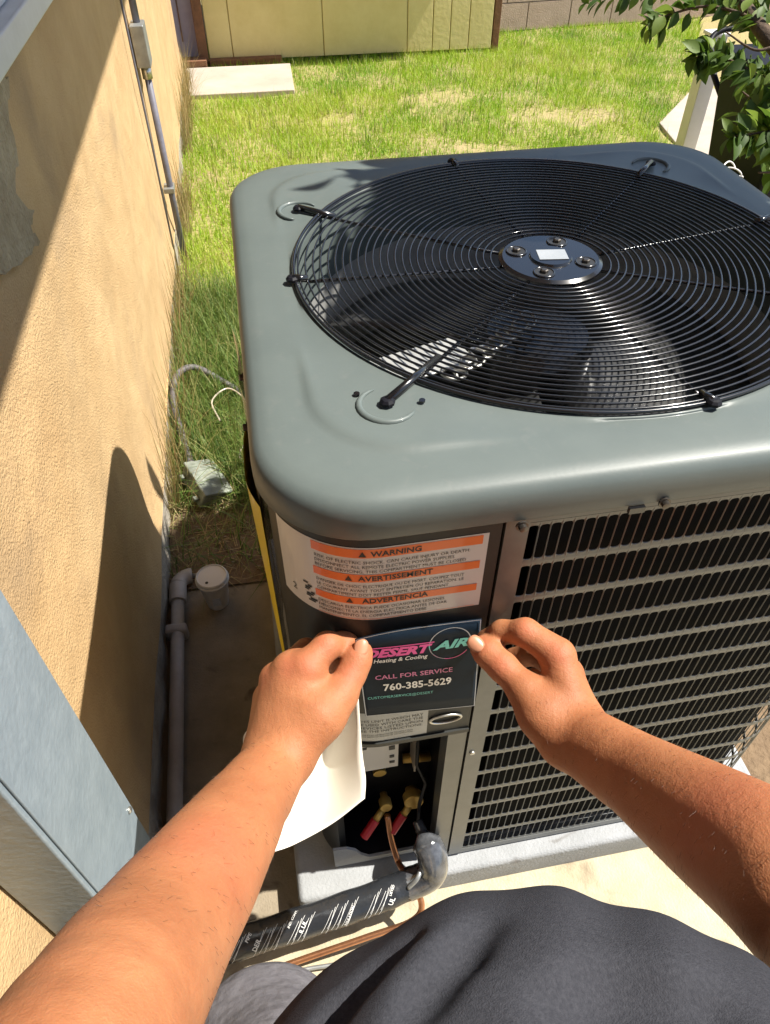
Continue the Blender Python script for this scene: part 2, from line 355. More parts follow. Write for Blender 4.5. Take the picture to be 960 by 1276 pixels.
def wrap(name, s0, s1, z0, z1, o0, o1, mt, parent, n=None, smooth=40):
    n = n or max(2, int(abs(s1-s0)/.008)); b = MB(); v = []
    for i in range(n+1):
        s = s0+(s1-s0)*i/n
        for off, z in ((o1, z0), (o1, z1), (o0, z1), (o0, z0)):
            p, _ = path(s, off); v.append((p[0], p[1], z))
    f = []
    for i in range(n):
        a = i*4; c = a+4
        for k in range(4): f.append((a+k, c+k, c+(k+1) % 4, a+(k+1) % 4))
    f.append((3, 2, 1, 0)); f.append((n*4, n*4+1, n*4+2, n*4+3))
    return b.add(v, f).build(name, mt, parent, angle=smooth)
# louver rows: pressed slots with slanted fins, one ring of slots per row
ROWS = 14; ztop, zbot = .994, .102; pitch = (ztop-zbot)/ROWS; hgap = .0102
ncell = int(round((S_SLOT1-S_SLOT0)/.0124)); cw = (S_SLOT1-S_SLOT0)/ncell
def louver_row(k):
    zt = ztop-k*pitch; zb = zt-pitch; v = []; f = []
    sh, sw = (pitch-hgap)/2, cw/2-.0007; rc = .0040; zc = (zt+zb)/2
    slot = []
    for (cx, cz, a0) in ((sw-rc, sh-rc, 0), (-sw+rc, sh-rc, 90), (-sw+rc, -sh+rc, 180), (sw-rc, -sh+rc, 270)):
        for t in (0, 45, 90): slot.append((cx+rc*math.cos(R(a0+t)), cz+rc*math.sin(R(a0+t))))
    hw, hh = cw/2, pitch/2
    outer = [(hw, slot[0][1]), (hw, hh), (slot[2][0], hh), (slot[3][0], hh), (-hw, hh), (-hw, slot[5][1]), (-hw, slot[6][1]), (-hw, -hh), (slot[8][0], -hh), (slot[9][0], -hh), (hw, -hh), (hw, slot[11][1])]
    for c in range(ncell):
        sc = S_SLOT0+(c+.5)*cw; n0 = len(v)
        near = c < 90
        for (x, z) in outer: p, _ = path(sc+x, 0); v.append((p[0], p[1], zc+z))
        for (x, z) in slot: p, _ = path(sc+x, -.0008 if abs(z) < sh-.001 else -.0004); v.append((p[0], p[1], zc+z))
        for (x, z) in slot: p, _ = path(sc+x-.0002, -.0014); v.append((p[0], p[1], zc+z*.98))
        for i in range(12):
            j = (i+1) % 12
            f.append((n0+i, n0+j, n0+12+j, n0+12+i)); f.append((n0+12+i, n0+12+j, n0+24+j, n0+24+i))
    return MB().add(v, f).build('louver_row', M['louver'], ac)
for k in range(ROWS): louver_row(k)
wrap('base_rail', S_POST0+.002, S_SLOT1, Z0-.004, zbot, -.012, .001, M['louver'], ac)
wrap('top_rail', S_SLOT0, S_SLOT1, ztop+.0005, 1.014, -.012, .0, M['louver'], ac)
wrap('corner_post', S_POST0+.003, S_SLOT0-.0005, Z0, 1.014, -.02, .0025, M['louver'], ac)
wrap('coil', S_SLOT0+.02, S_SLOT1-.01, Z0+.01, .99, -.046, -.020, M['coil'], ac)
# inner core wall seen from above
b = MB(); b.lathe([(.350, .10), (.364, .55), (.352, .954)], (0, 0, 0), 96, cap=False); b.build('inner_shroud', M['inner'], ac, smooth=True)
MB().box((-.40, -.395, .082), (.40, .40, .092)).build('base_pan', M['inner'], ac)
# service corner
wrap('service_panel', -.32, S_POST0, .585, 1.014, -.02, .001, M['panel'], ac)
wrap('service_panel_lip', -.32, S_POST0, .575, .584, -.05, .004, M['panel'], ac)
wrap('side_flange', .093, S_POST0, Z0, .574, -.03, .0, M['louver'], ac)
wrap('side_flange', -.32, -.085, Z0, .574, -.018, .0, M['panel'], ac)
b = MB(); b.box((-.405, -.30, .09), (-.18, -.295, .60)); b.box((-.205, -.40, .09), (-.20, -.30, .60)); b.box((-.40, -.395, .09), (-.205, -.30, .096)); b.box((-.40, -.38, .57), (-.205, -.30, .573))
b.build('valve_recess', M['matte_black'], ac)
MB().box((-.243, -.345, .30), (-.240, -.31, .56)).build('liner', M['pvc'], ac)
# lower front sill of recess with curved drop
b = MB(); pts = [(-.40, .088), (-.215, .088), (-.215, .105), (-.335, .105), (-.35, .125), (-.36, .150), (-.375, .165), (-.40, .17)]
n = len(pts); b.add([(x, -.405, z) for x, z in pts]+[(x, -.400, z) for x, z in pts], [tuple(range(n)), tuple(range(n, 2*n))[::-1]]+[(i, n+i, n+(i+1) % n, (i+1) % n) for i in range(n)])
b.build('sill_plate', M['pad'], ac)
# handle notch in the panel's lower right
b = MB(); a = [(.085+.022*math.cos(t), .622+.010*math.sin(t)) for t in np.linspace(0, 2*math.pi, 24, endpoint=False)]
n = 24; v = []
for off in (.003, -.001):
    for s_, z in a: p, _ = path(s_, off); v.append((p[0], p[1], z))
b.add(v, [tuple(range(n, 2*n))]); b.build('handle_recess', M['ink'], ac)
b = MB(); b.tube([(*path(s_, .003)[0], z) for s_, z in a], .0018, 8, closed=True); b.build('handle_rim', M['steel'], ac, smooth=True)

# lid
def rrect(a, h, r):                      # radius of a rounded square in direction a
    c, s_ = abs(math.cos(a)), abs(math.sin(a)); t = h/max(c, s_); x, y = c*t, s_*t
    if min(x, y) > h-r:
        k = h-r; B = -(k*c+k*s_); C = 2*k*k-r*r; t = -B+math.sqrt(max(B*B-C, 0))
    return t
NA = 256; rings = []
def ring_sq(h, r, z): rings.append([(rrect(2*math.pi*i/NA, h, r), z) for i in range(NA)])
LH, LR = .431, .118
for ins, z in ((.014, 1.011), (.001, 1.011), (0, 1.013), (0, 1.034), (.0015, 1.044), (.006, 1.0515), (.013, 1.0562), (.026, 1.0585), (.040, 1.0595), (.056, 1.0600)): ring_sq(LH-ins, LR-ins*.6, z)
def ring_mix(ins, h):                    # a pressed step that only shows where the deck is wide, at the corners
    rg = []
    for i in range(NA):
        rr = rrect(2*math.pi*i/NA, LH-ins, LR-ins*.2); t = min(1, max(0, (rr-.385)/.05)); t = t*t*(3-2*t); rg.append((max(rr, .352+(.09-ins)*.5), 1.0602+h*t))
    rings.append(rg)
for ins, h in ((.060, 0), (.064, .0006), (.0675, .0022), (.071, .0034), (.075, .0038), (.080, .0038)): ring_mix(ins, h)
for r_, z in ((.3575, 1.0612), (.3545, 1.0618), (.3515, 1.0608), (.3495, 1.055), (.349, 1.00), (.348, .955)): rings.append([(r_, z)]*NA)
v = [(r_*math.cos(2*math.pi*i/NA), r_*math.sin(2*math.pi*i/NA), z) for rg in rings for i, (r_, z) in enumerate(rg)]
f = [(j*NA+(i+1) % NA, j*NA+i, (j+1)*NA+i, (j+1)*NA+(i+1) % NA) for j in range(len(rings)-1) for i in range(NA)]
f = [q[::-1] for q in f]
b = MB().add(v, f); b.build('top_cover', M['paint'], ac, smooth=True)
MB().lathe([(.3475, .80), (.3475, .956)], (0, 0, 0), 96, cap=False).build('fan_orifice', M['bright'], ac, smooth=True)
# grille
HZ = 1.058
def gz(r): return HZ+(1.0655-HZ)*(max(r-.07, 0)/.28)**1.2
hubp = MB().lathe([(.066, HZ-.006), (.071, HZ-.002), (.071, HZ+.001), (.066, HZ+.004), (.030, HZ+.004), (.028, HZ+.007), (.004, HZ+.007)], (0, 0, 0), 48).build('fan_grille', M['black'], ac, angle=30)
nr = 27
for i in range(nr):
    r_ = .082+(.347-.082)*i/(nr-1)
    MB().tube([(r_*math.cos(a), r_*math.sin(a), gz(r_)) for a in np.linspace(0, 2*math.pi, 120, endpoint=False)], .0014, 6, closed=True).build('grille_ring', M['black'], hubp, smooth=True)
MB().tube([(.3525*math.cos(a), .3525*math.sin(a), 1.0655) for a in np.linspace(0, 2*math.pi, 120, endpoint=False)], .0024, 6, closed=True).build('grille_ring', M['black'], hubp, smooth=True)
for deg, L in ((147.3, .388), (-134.3, .405), (-81.5, .356), (-178.7, .356), (45.7, .40), (-30, .358), (8, .358), (98, .358)):
    c, s_ = math.cos(R(deg)), math.sin(R(deg))
    MB().tube([(r_*c, r_*s_, gz(min(r_, .37))-.0042) for r_ in (.06, .12, .2, .27, .32, L-.02)], .0024, 8).build('support_rod', M['black'], hubp, smooth=True)
    if True:
        r0, r1 = (L-.105, L) if L > .40 else ((L-.06, L) if L > .38 else (L-.02, L))
        MB().tube([(r0*c, r0*s_, gz(min(r0, .36))+.000), (r1*c, r1*s_, 1.0685)], .0048, 10).build('mounting_tab', M['black'], hubp, smooth=True)
        MB().lathe([(.0085, 0), (.0085, .003), (.006, .0055), (.003, .006)], (L*c, L*s_, 1.0655), 8).build('screw', M['matte_black'], hubp)
for k in range(4):
    a = R(60+90*k); c = (.048*math.cos(a), .048*math.sin(a))
    MB().tube([(c[0]+.0135*math.cos(t), c[1]+.0135*math.sin(t), HZ+.0046) for t in np.linspace(0, 2*math.pi, 20, endpoint=False)], .0016, 6, closed=True).build('bolt_collar', M['black'], hubp, smooth=True)
    MB().lathe([(.0125, 0), (.0125, .0012)], (*c, HZ+.0038), 20).build('hole', M['ink'], hubp)
    MB().lathe([(.0055, 0), (.0055, .004), (.004, .005)], (*c, HZ+.0045), 6).build('bolt', M['bolt'], hubp)
b = MB(); c = np.array([0.002, 0, HZ+.0078]); d1 = np.array([math.cos(R(-8)), math.sin(R(-8)), 0])*.020; d2 = np.array([-d1[1], d1[0], 0])*.72
b.add([c-d1-d2, c+d1-d2, c+d1+d2, c-d1+d2], [(0, 1, 2, 3)]); b.build('label', M['label_grey'], hubp)
# corner embossings on the lid
for deg, L in ((-134.3, .405), (147.3, .388), (45.7, .40)):
    c = np.array([L*math.cos(R(deg)), L*math.sin(R(deg))]); n0 = deg+180
    pts = [(c[0]+.030*math.cos(R(n0+t)), c[1]+.030*math.sin(R(n0+t)), 1.0632) for t in range(62, 300, 14)]
    m2 = len(pts); MB().tube(pts, [.0005+.0036*math.sin(math.pi*min(1, max(0, i/(m2-1))))**.5 for i in range(m2)], 10).build('embossed_rib', M['paint'], ac, smooth=True)
for (x, y) in ((-.312, -.268), (-.246, -.292)): MB().lathe([(.0035, 0), (.0035, .0022)], (x, y, 1.0640), 8).build('screw', M['black'], ac)
# screws under the lid skirt
for s_, z in ((.136, 1.006), (.285, 1.012), (.45, 1.012), (-.26, 1.002), (-.36, 1.002)):
    p, n = path(s_, .012); MB().lathe([(.0065, 0), (.0065, .002), (.0042, .002), (.0042, .006), (.003, .0065)], (p[0], p[1], z), 12, axis=(n[0], n[1], 0)).build('screw', M['bolt'], ac, angle=30)
p, n = path(.133, .0026); MB().lathe([(.0045, 0), (.004, .0025)], (p[0], p[1], .505), 10, axis=(0, -1, 0)).build('screw', M['steel'], ac, smooth=True)
p, n = path(.107, .0006); MB().lathe([(.005, 0), (.005, .001)], (p[0], p[1], .125), 12, axis=(0, -1, 0)).build('screw_hole', M['ink'], ac)
MB().box((-.062, -.4345, 1.003), (-.045, -.430, 1.0105)).build('clip', M['black'], ac)
# fan and motor below the grille
fan = MB().lathe([(.085, .84), (.085, .93), (.075, .945), (.02, .95)], (0, 0, 0), 40).build('motor', M['black'], ac, angle=30)
for k in range(3):
    b = MB(); v = []; nr_, na_ = 8, 12; a0 = R(178+120*k)
    for i in range(nr_):
        rr = .075+(.335-.075)*i/(nr_-1)
        for j in range(na_):
            t = j/(na_-1); a = a0+R(78)*t+R(16)*(i/(nr_-1)); v.append((rr*math.cos(a), rr*math.sin(a), .865+.055*(t-.5)+.012*math.sin(t*math.pi)))
    b.add(v, [(i*na_+j, i*na_+j+1, (i+1)*na_+j+1, (i+1)*na_+j) for i in range(nr_-1) for j in range(na_-1)])
    o = b.build('fan_blade', M['silver'], ac, smooth=True); sm = o.modifiers.new('solid', 'SOLIDIFY'); sm.thickness = .002
b = MB(); ca, sa = math.cos(R(-163)), math.sin(R(-163))  # added bright plate, stands in for the sunlit patch on a fan blade
for r0, r1, hw, z in ((.13, .345, .034, .955),):
    q = [(r0*ca-hw*sa, r0*sa+hw*ca), (r1*ca-hw*sa, r1*sa+hw*ca), (r1*ca+hw*sa, r1*sa-hw*ca), (r0*ca+hw*sa, r0*sa-hw*ca)]
    b.add([(x, y, z-.003) for x, y in q]+[(x, y, z) for x, y in q], [(3, 2, 1, 0), (4, 5, 6, 7), (0, 1, 5, 4), (1, 2, 6, 5), (2, 3, 7, 6), (3, 0, 4, 7)])
b.build('glint_plate', M['bright'], ac, bevel=.001)
MB().tube([(-.17+.16*t+.014*math.cos(t*60), -.12+.13*t+.014*math.sin(t*60), .965+.004*math.sin(t*40)) for t in np.linspace(0, 1, 150)], .0025, 6).build('motor_wire', M['steel'], ac, smooth=True)
MB().lathe([(.10, .092), (.105, .10), (.105, .42), (.08, .46), (.02, .47)], (-.12, -.12, 0), 36).build('compressor', M['matte_black'], ac, angle=30)
MB().tube([(-.12, -.12, .46), (-.12, -.12, .56), (-.16, -.2, .60), (-.2, -.27, .55), (-.2, -.27, .2)], .008, 10).build('tube', M['copper'], ac, smooth=True)

# ---------------------------------------------------------------- text
def text_mesh(txt, shear=0, bold=0, xs=1):
    cu_ = bpy.data.curves.new('t', 'FONT'); cu_.body = txt; cu_.size = 1; cu_.shear = shear; cu_.offset = bold; cu_.resolution_u = 2
    o = bpy.data.objects.new('t', cu_); col.objects.link(o); dg = bpy.context.evaluated_depsgraph_get(); dg.update()
    me = bpy.data.meshes.new_from_object(o.evaluated_get(dg)); v = [tuple(q.co) for q in me.vertices]; f = [tuple(p.vertices) for p in me.polygons]
    bpy.data.objects.remove(o); bpy.data.curves.remove(cu_); bpy.data.meshes.remove(me)
    v = np.array(v); lo, hi = v.min(0), v.max(0); return v, f, lo, hi
def text(name, txt, fn, a, bb, h, mt, parent, width=None, shear=0, bold=0, align='l'):
    """fn maps label coordinates in metres to the surface"""
    v, f, lo, hi = text_mesh(txt, shear, bold); k = h/.70
    kx = width/(hi[0]-lo[0]) if width else k
    x0 = a-((hi[0]-lo[0])*kx/2 if align == 'c' else 0)
    pts = [fn(x0+(q[0]-lo[0])*kx, bb+q[1]*k) for q in v]
    return MB().add(pts, f).build(name, mt, parent)
def quad(name, fn, a0, b0, a1, b1, mt, parent, n=1, flip=False):
    v = []; 
    for i in range(n+1):
        a = a0+(a1-a0)*i/n; v += [fn(a, b0), fn(a, b1)]
    return MB().add(v, [(2*i, 2*i+2, 2*i+3, 2*i+1) for i in range(n)]).build(name, mt, parent)
# warning label wraps round the corner: a = length, b = height
def onpanel(off):
    def g(a, b_):
        p, _ = path(a, off); return (p[0], p[1], b_)
    return g
L0, L1, LZ0, LZ1 = -.128, .108, .871, .990
def lz(z): return LZ0+(z-.872)*(LZ1-LZ0)/.118
def onlab(off):
    g = onpanel(off); return lambda a, z: g(a, lz(z))
wl = quad('warning_label', onpanel(.0016), L0, LZ0, L1, LZ1, M['label_white'], ac, 30)
bands = [(.975, .988, 'WARNING'), (.937, .949, 'AVERTISSEMENT'), (.900, .911, 'ADVERTENCIA')]
for z0, z1, t in bands:
    quad('band', onlab(.0020), L0+.052, z0, L1-.006, z1, M['orange'], wl, 20)
    text('lettering', t, onlab(.0024), .012, z0+.0025, .0075, M['ink'], wl, align='c', bold=.02)
    tw = .010 if t == 'WARNING' else .0; x = -.035 if len(t) > 8 else -.02
    MB().add([onlab(.0024)(x-.006, z0+.002), onlab(.0024)(x+.002, z0+.002), onlab(.0024)(x-.002, z0+.010)], [(0, 1, 2)]).build('triangle', M['ink'], wl)
body = [(.966, 'RISK OF ELECTRIC SHOCK. CAN CAUSE INJURY OR DEATH.'), (.959, 'DISCONNECT ALL REMOTE ELECTRIC POWER SUPPLIES'), (.952, 'BEFORE SERVICING. THIS COMPARTMENT MUST BE CLOSED'),
        (.928, 'DANGER DE CHOC ELECTRIQUE OU DE MORT. COUPEZ TOUT'), (.921, 'LE COURANT AVANT TOUT ENTRETIEN OU REPARATION. LE'), (.914, 'COMPARTIMENT DOIT RESTER FERME, SAUF PENDANT'),
        (.892, 'DESCARGA ELECTRICA PUEDE OCASIONAR LESIONES'), (.885, 'DESCONECTE LA ENERGIA ELECTRICA ANTES DE DAR'), (.878, 'MANTENIMIENTO. EL COMPARTIMIENTO DEBE')]
for z, t in body:
    text('lettering', t, onlab(.0022), L0+.055, z, .0045, M['ink'], wl, width=.00325*len(t))
for (za, zb_) in ((.9508, .9512), (.9128, .9132), (.8755, .8759)): quad('rule', onlab(.0021), L0+.053, za-.002, L1-.006, za-.0014, M['orange'], wl, 16)
text('lettering', '2', onlab(.0022), L0+.018, .888, .010, M['ink'], wl)
for i in range(9):
    a = L0+.036+random.uniform(0, .010); z = .884+i*.0035; quad('ink_mark', onlab(.0022), a, z, a+random.uniform(.004, .010), z+.0028, M['ink'], wl, 1)
# grey instruction label
gl = quad('instruction_label', onpanel(.0014), -.050, .588, .060, .664, M['label_grey'], ac, 16)
for z, t in ((.640, 'THIS UNIT IS WHICH MAY'), (.631, 'BE USED WITH CARE THE'), (.622, 'DEVICES LISTED UPON'), (.613, 'SEE THE INSTRUCTIONS.')):
    text('lettering', t, onpanel(.0018), -.035, z, .006, M['ink'], gl, width=.088)
for z in (.604, .599): text('lettering', 'FOR SERVICE INFORMATION SEE THE INSTRUCTIONS', onpanel(.0018), -.03, z, .003, M['ink'], gl, width=.07)
# small white plate inside recess
rp = MB().box((-.345, -.345, .335), (-.272, -.342, .425)).build('rating_plate', M['label_white'], ac)
for (x, z, ww, h) in ((-.288, .40, .01, .012), (-.287, .372, .008, .008), (-.287, .352, .009, .007), (-.338, .347, .008, .010), (-.335, .415, .01, .006)):
    MB().box((x, -.3462, z), (x+ww, -.3452, z+h)).build('print', M['ink'], rp)
# yellow energy label and loose clear film on the left side
yl = MB(); v = []
for i in range(15):
    t = i/14; s_ = -.175-.17*t
    for z, off in ((.955, .010+.016*math.sin(math.pi*t)), (.52, .010+.010*t)): p, _ = path(s_, off+.002*math.sin(t*9)); v.append((p[0], p[1], z))
yl.add(v, [(2*i, 2*i+1, 2*i+3, 2*i+2) for i in range(14)])
yl.build('energy_label', M['yellow'], ac, smooth=True)
fl = MB(); v = []
for i in range(13):
    t = i/12; s_ = -.185-.31*t
    for z, off in ((.992, .004+.014*t), (.50, .006+.003*math.sin(t*6))): p, _ = path(s_, off+.005+.003*math.sin(t*13)); v.append((p[0], p[1], z))
fl.add(v, [(2*i, 2*i+1, 2*i+3, 2*i+2) for i in range(12)])
fl.build('film', M['film'], ac, smooth=True)

# valves
def valve(c, r_, name):
    c = np.array(c); o = MB().lathe([(r_*.9, -.02), (r_, -.018), (r_, -.002), (r_*.9, 0)], c, 20, axis=(0, -1, .25)).build(name, M['brass'], ac, angle=30)
    MB().tube([c+(0, .03, -.004), c+(0, .012, -.002)], r_*.62, 14).build('stem', M['brass'], o, smooth=True)
    a = c+np.array([-.006, .004, -.012]); d = np.array([-.030, -.022, -.026])
    MB().tube([a, a+d*.55], .0068, 12).build('port', M['brass'], o, smooth=True)
    MB().tube([a+d*.5, a+d*1.35], .0085, 14).build('red_cap', M['red'], o, angle=40)
    MB().tube([a+d*1.35, a+d*1.352], .0045, 10).build('cap_mark', M['ink'], o)
    return o
valve((-.295, -.362, .208), .0115, 'service_valve'); valve((-.243, -.362, .208), .0185, 'service_valve')
MB().lathe([(.012, 0), (.012, .012)], (-.30, -.312, .27), 16, axis=(0, -1, 0)).build('plug', M['brass'], ac, angle=30)
MB().tube([(-.255, -.31, .285), (-.225, -.312, .283), (-.206, -.312, .28)], .009, 12).build('tube', M['brass'], ac, smooth=True)
MB().tube([(-.235, -.33, .56), (-.243, -.36, .36), (-.228, -.372, .31), (-.238, -.378, .24), (-.240, -.385, .13)], .0035, 8).build('wire', M['matte_black'], ac, smooth=True)

# ---------------------------------------------------------------- line set
ls = empty('refrigerant_lines', (-.3, -.5, 0), 'black insulated refrigerant pipe with white print leading away from the unit to the left', 'pipe')
def smoothpath(ctrl, n=40):
    c = [np.array(q, float) for q in ctrl]; c = [2*c[0]-c[1]]+c+[2*c[-1]-c[-2]]; out = []
    for i in range(1, len(c)-2):
        for k in range(n):
            t = k/n; out.append(.5*((2*c[i])+(-c[i-1]+c[i+1])*t+(2*c[i-1]-5*c[i]+4*c[i+1]-c[i+2])*t*t+(-c[i-1]+3*c[i]-3*c[i+1]+c[i+2])*t**3))
    out.append(c[-2]); return out
IR = .027
ins = smoothpath([(-.258, -.468, .128), (-.32, -.478, .122), (-.43, -.488, .105), (-.56, -.497, .088), (-.72, -.51, .075)], 24)
io = MB().tube(ins, [IR*(1+.03*math.sin(i*.35)) for i in range(len(ins))], 28).build('insulation', M['insul'], ls, smooth=True)
elb = smoothpath([(-.243, -.392, .20), (-.236, -.425, .195), (-.228, -.452, .178), (-.236, -.467, .145), (-.278, -.472, .124)], 10)
eo = MB().tube(elb, [.010 if i < 6 else min(.0275, .010+.0032*(i-6)) for i in range(len(elb))], 24).build('wrapped_elbow', M['wrap'], ls, smooth=True)
MB().tube(smoothpath([(-.295, -.372, .20), (-.292, -.395, .15), (-.285, -.425, .12), (-.278, -.455, .135), (-.255, -.495, .095), (-.275, -.515, .068), (-.36, -.522, .050), (-.50, -.535, .036), (-.70, -.56, .030)], 12), .0058, 14).build('copper_tube', M['copper'], ls, smooth=True)
MB().tube(smoothpath([(-.24, -.398, .165), (-.243, -.44, .165), (-.258, -.474, .17), (-.278, -.484, .150)], 10), .0042, 10).build('cable', M['galv'], ls, smooth=True)
MB().tube(smoothpath([(-.42, -.545, .012), (-.52, -.548, .012), (-.70, -.60, .010)], 10), .0038, 8).build('cable', M['galv'], ls, smooth=True)
# print on insulation
def onpipe(a, b_):                        # a along the pipe (m), b round it (m), 0 = side that faces up and forward
    L = [0]
    for i in range(1, len(ins)): L.append(L[-1]+np.linalg.norm(ins[i]-ins[i-1]))
    a = min(max(a, 0), L[-1]-1e-4); i = max(0, int(np.searchsorted(L, a))-1); t = (a-L[i])/(L[i+1]-L[i]); c = ins[i]*(1-t)+ins[i+1]*t
    T = ins[i+1]-ins[i]; T /= np.linalg.norm(T); up = np.array([0, 0, 1.]); sd = np.cross(up, T); sd /= np.linalg.norm(sd); up = np.cross(T, sd)
    if sd[1] > 0: sd = -sd
    an = R(38)+b_/IR; return c+(IR*1.035+.0007)*(math.cos(an)*up*1.0+math.sin(an)*sd)
for (a0, n_) in ((.045, 6), (.105, 9), (.185, 6), (.235, 8), (.31, 7), (.38, 6)):
    for i in range(n_):
        pb = MB(); aa = a0+i*.0062; b0 = -.020+.003*(i % 3); b1 = .012+.006*((i*2) % 3)
        for k in range(5):
            t0, t1 = k/5, (k+1)/5; q = lambda t, w_: onpipe(aa+.030*t+w_, b0+(b1-b0)*t)
            pb.add([q(t0, 0), q(t0, .0008), q(t1, .0008), q(t1, 0)], [(0, 1, 2, 3)])
        pb.build('printed_stripe', M['white'], io)

def onpipe_t(a0, b0, rot):
    c, s_ = math.cos(rot), math.sin(rot)
    return lambda x, y: onpipe(a0-(x*c-y*s_), b0-(x*s_+y*c))
for a0, b0, t, h in ((.055, .012, 'UL', .008), (.052, -.004, 'LISTED', .004), (.14, .020, 'INSULATION', .0045), (.215, .006, 'R UL', .007), (.235, -.008, 'IND. CONT.', .004), (.30, .012, 'DER', .008), (.31, -.006, 'PIPE', .006), (.36, .010, 'UL US', .006)):
    text('printed_text', t, onpipe_t(a0, b0, R(50)), 0, 0, h, M['white'], io, bold=.02)

# ---------------------------------------------------------------- decal
dc = empty('decal', (-.27, -.425, .64), 'navy vinyl service decal with magenta and teal lettering, pressed on below the orange warning label', 'sticker')
TL, TR, BR, BL = [np.array(q) for q in ((-.346, -.434, .869), (-.197, -.4240, .850), (-.186, -.4235, .646), (-.336, -.4265, .672))]
DW, DH = .15, .208
def ondecal(off):
    def g(a, b_):
        u_, v_ = a/DW, b_/DH; p = (BL*(1-u_)+BR*u_)*(1-v_)+(TL*(1-u_)+TR*u_)*v_
        p = p.copy(); p[1] -= off + .0022*math.sin(u_*math.pi)*v_ ; return p
    return g
arc = lambda t: DH-.012*(2*t-1)**2*(1 if t < .5 else .35)
NB = 16; v = []; g = ondecal(0); n_ = 24
for i in range(n_+1):
    t = i/n_
    for j in range(9): v.append(g(t*DW, arc(t)*j/8))
b = MB().add(v, [(i*9+j, (i+1)*9+j, (i+1)*9+j+1, i*9+j+1) for i in range(n_) for j in range(8)])
o = b.build('vinyl_sheet', M['decal'], dc, smooth=True); sm = o.modifiers.new('solid', 'SOLIDIFY'); sm.thickness = .0003; sm.offset = -1
g = ondecal(.0006)
def strip(pts, wd, name, mt, fn, parent):
    b = MB(); n = len(pts); v = []
    for i in range(n):
        a = np.array(pts[max(i-1, 0)]); c = np.array(pts[min(i+1, n-1)]); d = (c-a)/np.linalg.norm(c-a); nn = np.array([-d[1], d[0]])*wd/2; q = np.array(pts[i]); v += [fn(*(q-nn)), fn(*(q+nn))]
    return b.add(v, [(2*i, 2*i+2, 2*i+3, 2*i+1) for i in range(n-1)]).build(name, mt, parent)
e = .0012
strip([(e+(DW-2*e)*i/30, arc(i/30)-e) for i in range(31)], .0013, 'border', M['edge_grey'], g, dc)
strip([(DW-e, e+(arc(1)-2*e)*i/8) for i in range(9)], .0013, 'border', M['edge_grey'], g, dc)
strip([(e, e+(arc(0)-2*e)*i/8) for i in range(9)], .0013, 'border', M['edge_grey'], g, dc)
strip([(e+(DW-2*e)*i/8, e) for i in range(9)], .0013, 'border', M['edge_grey'], g, dc)
cx, cy, cr_ = .112, .163, .026
strip([(cx+cr_*math.cos(t)*1.0, cy+cr_*math.sin(t)*1.28) for t in np.linspace(R(-20), R(165), 40)], .0013, 'ring', M['edge_grey'], g, dc)
strip([(cx+cr_*math.cos(t)*1.0, cy+cr_*math.sin(t)*1.28) for t in np.linspace(R(165), R(255), 20)], .0013, 'ring', M['teal'], g, dc)
strip([(cx+cr_*math.cos(t)*1.0, cy+cr_*math.sin(t)*1.28) for t in np.linspace(R(190), R(325), 30)], .0013, 'ring', M['pink'], g, dc)
g2 = ondecal(.0010)
text('lettering', 'DESERT', g2, .006, .152, .017, M['pink'], dc, width=.084, shear=.35, bold=.05)
# speed line bar under the magenta word's top edge
strip([(.010+.082*i/8, .1725+.0) for i in range(9)], .0022, 'bar', M['pink'], g2, dc)
text('lettering', 'AIR', g2, .090, .154, .017, M['teal'], dc, width=.045, shear=.35, bold=.04)
text('lettering', 'Heating & Cooling', g2, .018, .139, .0085, M['white'], dc, width=.066, shear=.25, bold=.015)
text('lettering', 'CALL FOR SERVICE', g2, .018, .098, .0105, M['pink_pale'], dc, width=.098, bold=.012)
text('lettering', '760-385-5629', g2, .027, .068, .0165, M['white'], dc, width=.088, bold=.025)
text('lettering', 'CUSTOMERSERVICE@DESERT', g2, .006, .048, .0065, M['teal'], dc, width=.085)

# ---------------------------------------------------------------- release paper
rp = MB(); rows = [[(312, 905, .84), (350, 905, .86), (412, 880, .90), (447, 868, .85)],
                   [(303, 925, .84), (345, 950, .865), (410, 920, .90), (449, 900, .845)],
                   [(318, 980, .83), (350, 990, .855), (400, 965, .89), (452, 940, .84)],
                   [(332, 1030, .81), (360, 1030, .83), (400, 1003, .865), (456, 970, .83)],
                   [(341, 1062, .79), (368, 1052, .80), (415, 1026, .81), (455, 995, .815)]]
G = np.array([[P(*q) for q in r_] for r_ in rows])
def cr1(A, t):
    n = len(A); x = t*(n-1); i = min(int(x), n-2); f_ = x-i; p0 = A[i-1] if i > 0 else 2*A[0]-A[1]; p3 = A[i+2] if i+2 < n else 2*A[-1]-A[-2]
    return .5*((2*A[i])+(-p0+A[i+1])*f_+(2*p0-5*A[i]+4*A[i+1]-p3)*f_*f_+(-p0+3*A[i]-3*A[i+1]+p3)*f_**3)
nu, nv = 24, 30; v = [cr1(np.array([cr1(r_, i/(nu-1)) for r_ in G]), j/(nv-1)) for j in range(nv) for i in range(nu)]
o = rp.add(v, [(j*nu+i, j*nu+i+1, (j+1)*nu+i+1, (j+1)*nu+i) for j in range(nv-1) for i in range(nu-1)]).build('backing_paper', M['paper'], smooth=True)
sm = o.modifiers.new('solid', 'SOLIDIFY'); sm.thickness = .0006
tag(o, 'white curled decal backing paper hanging below the left hand', 'paper')

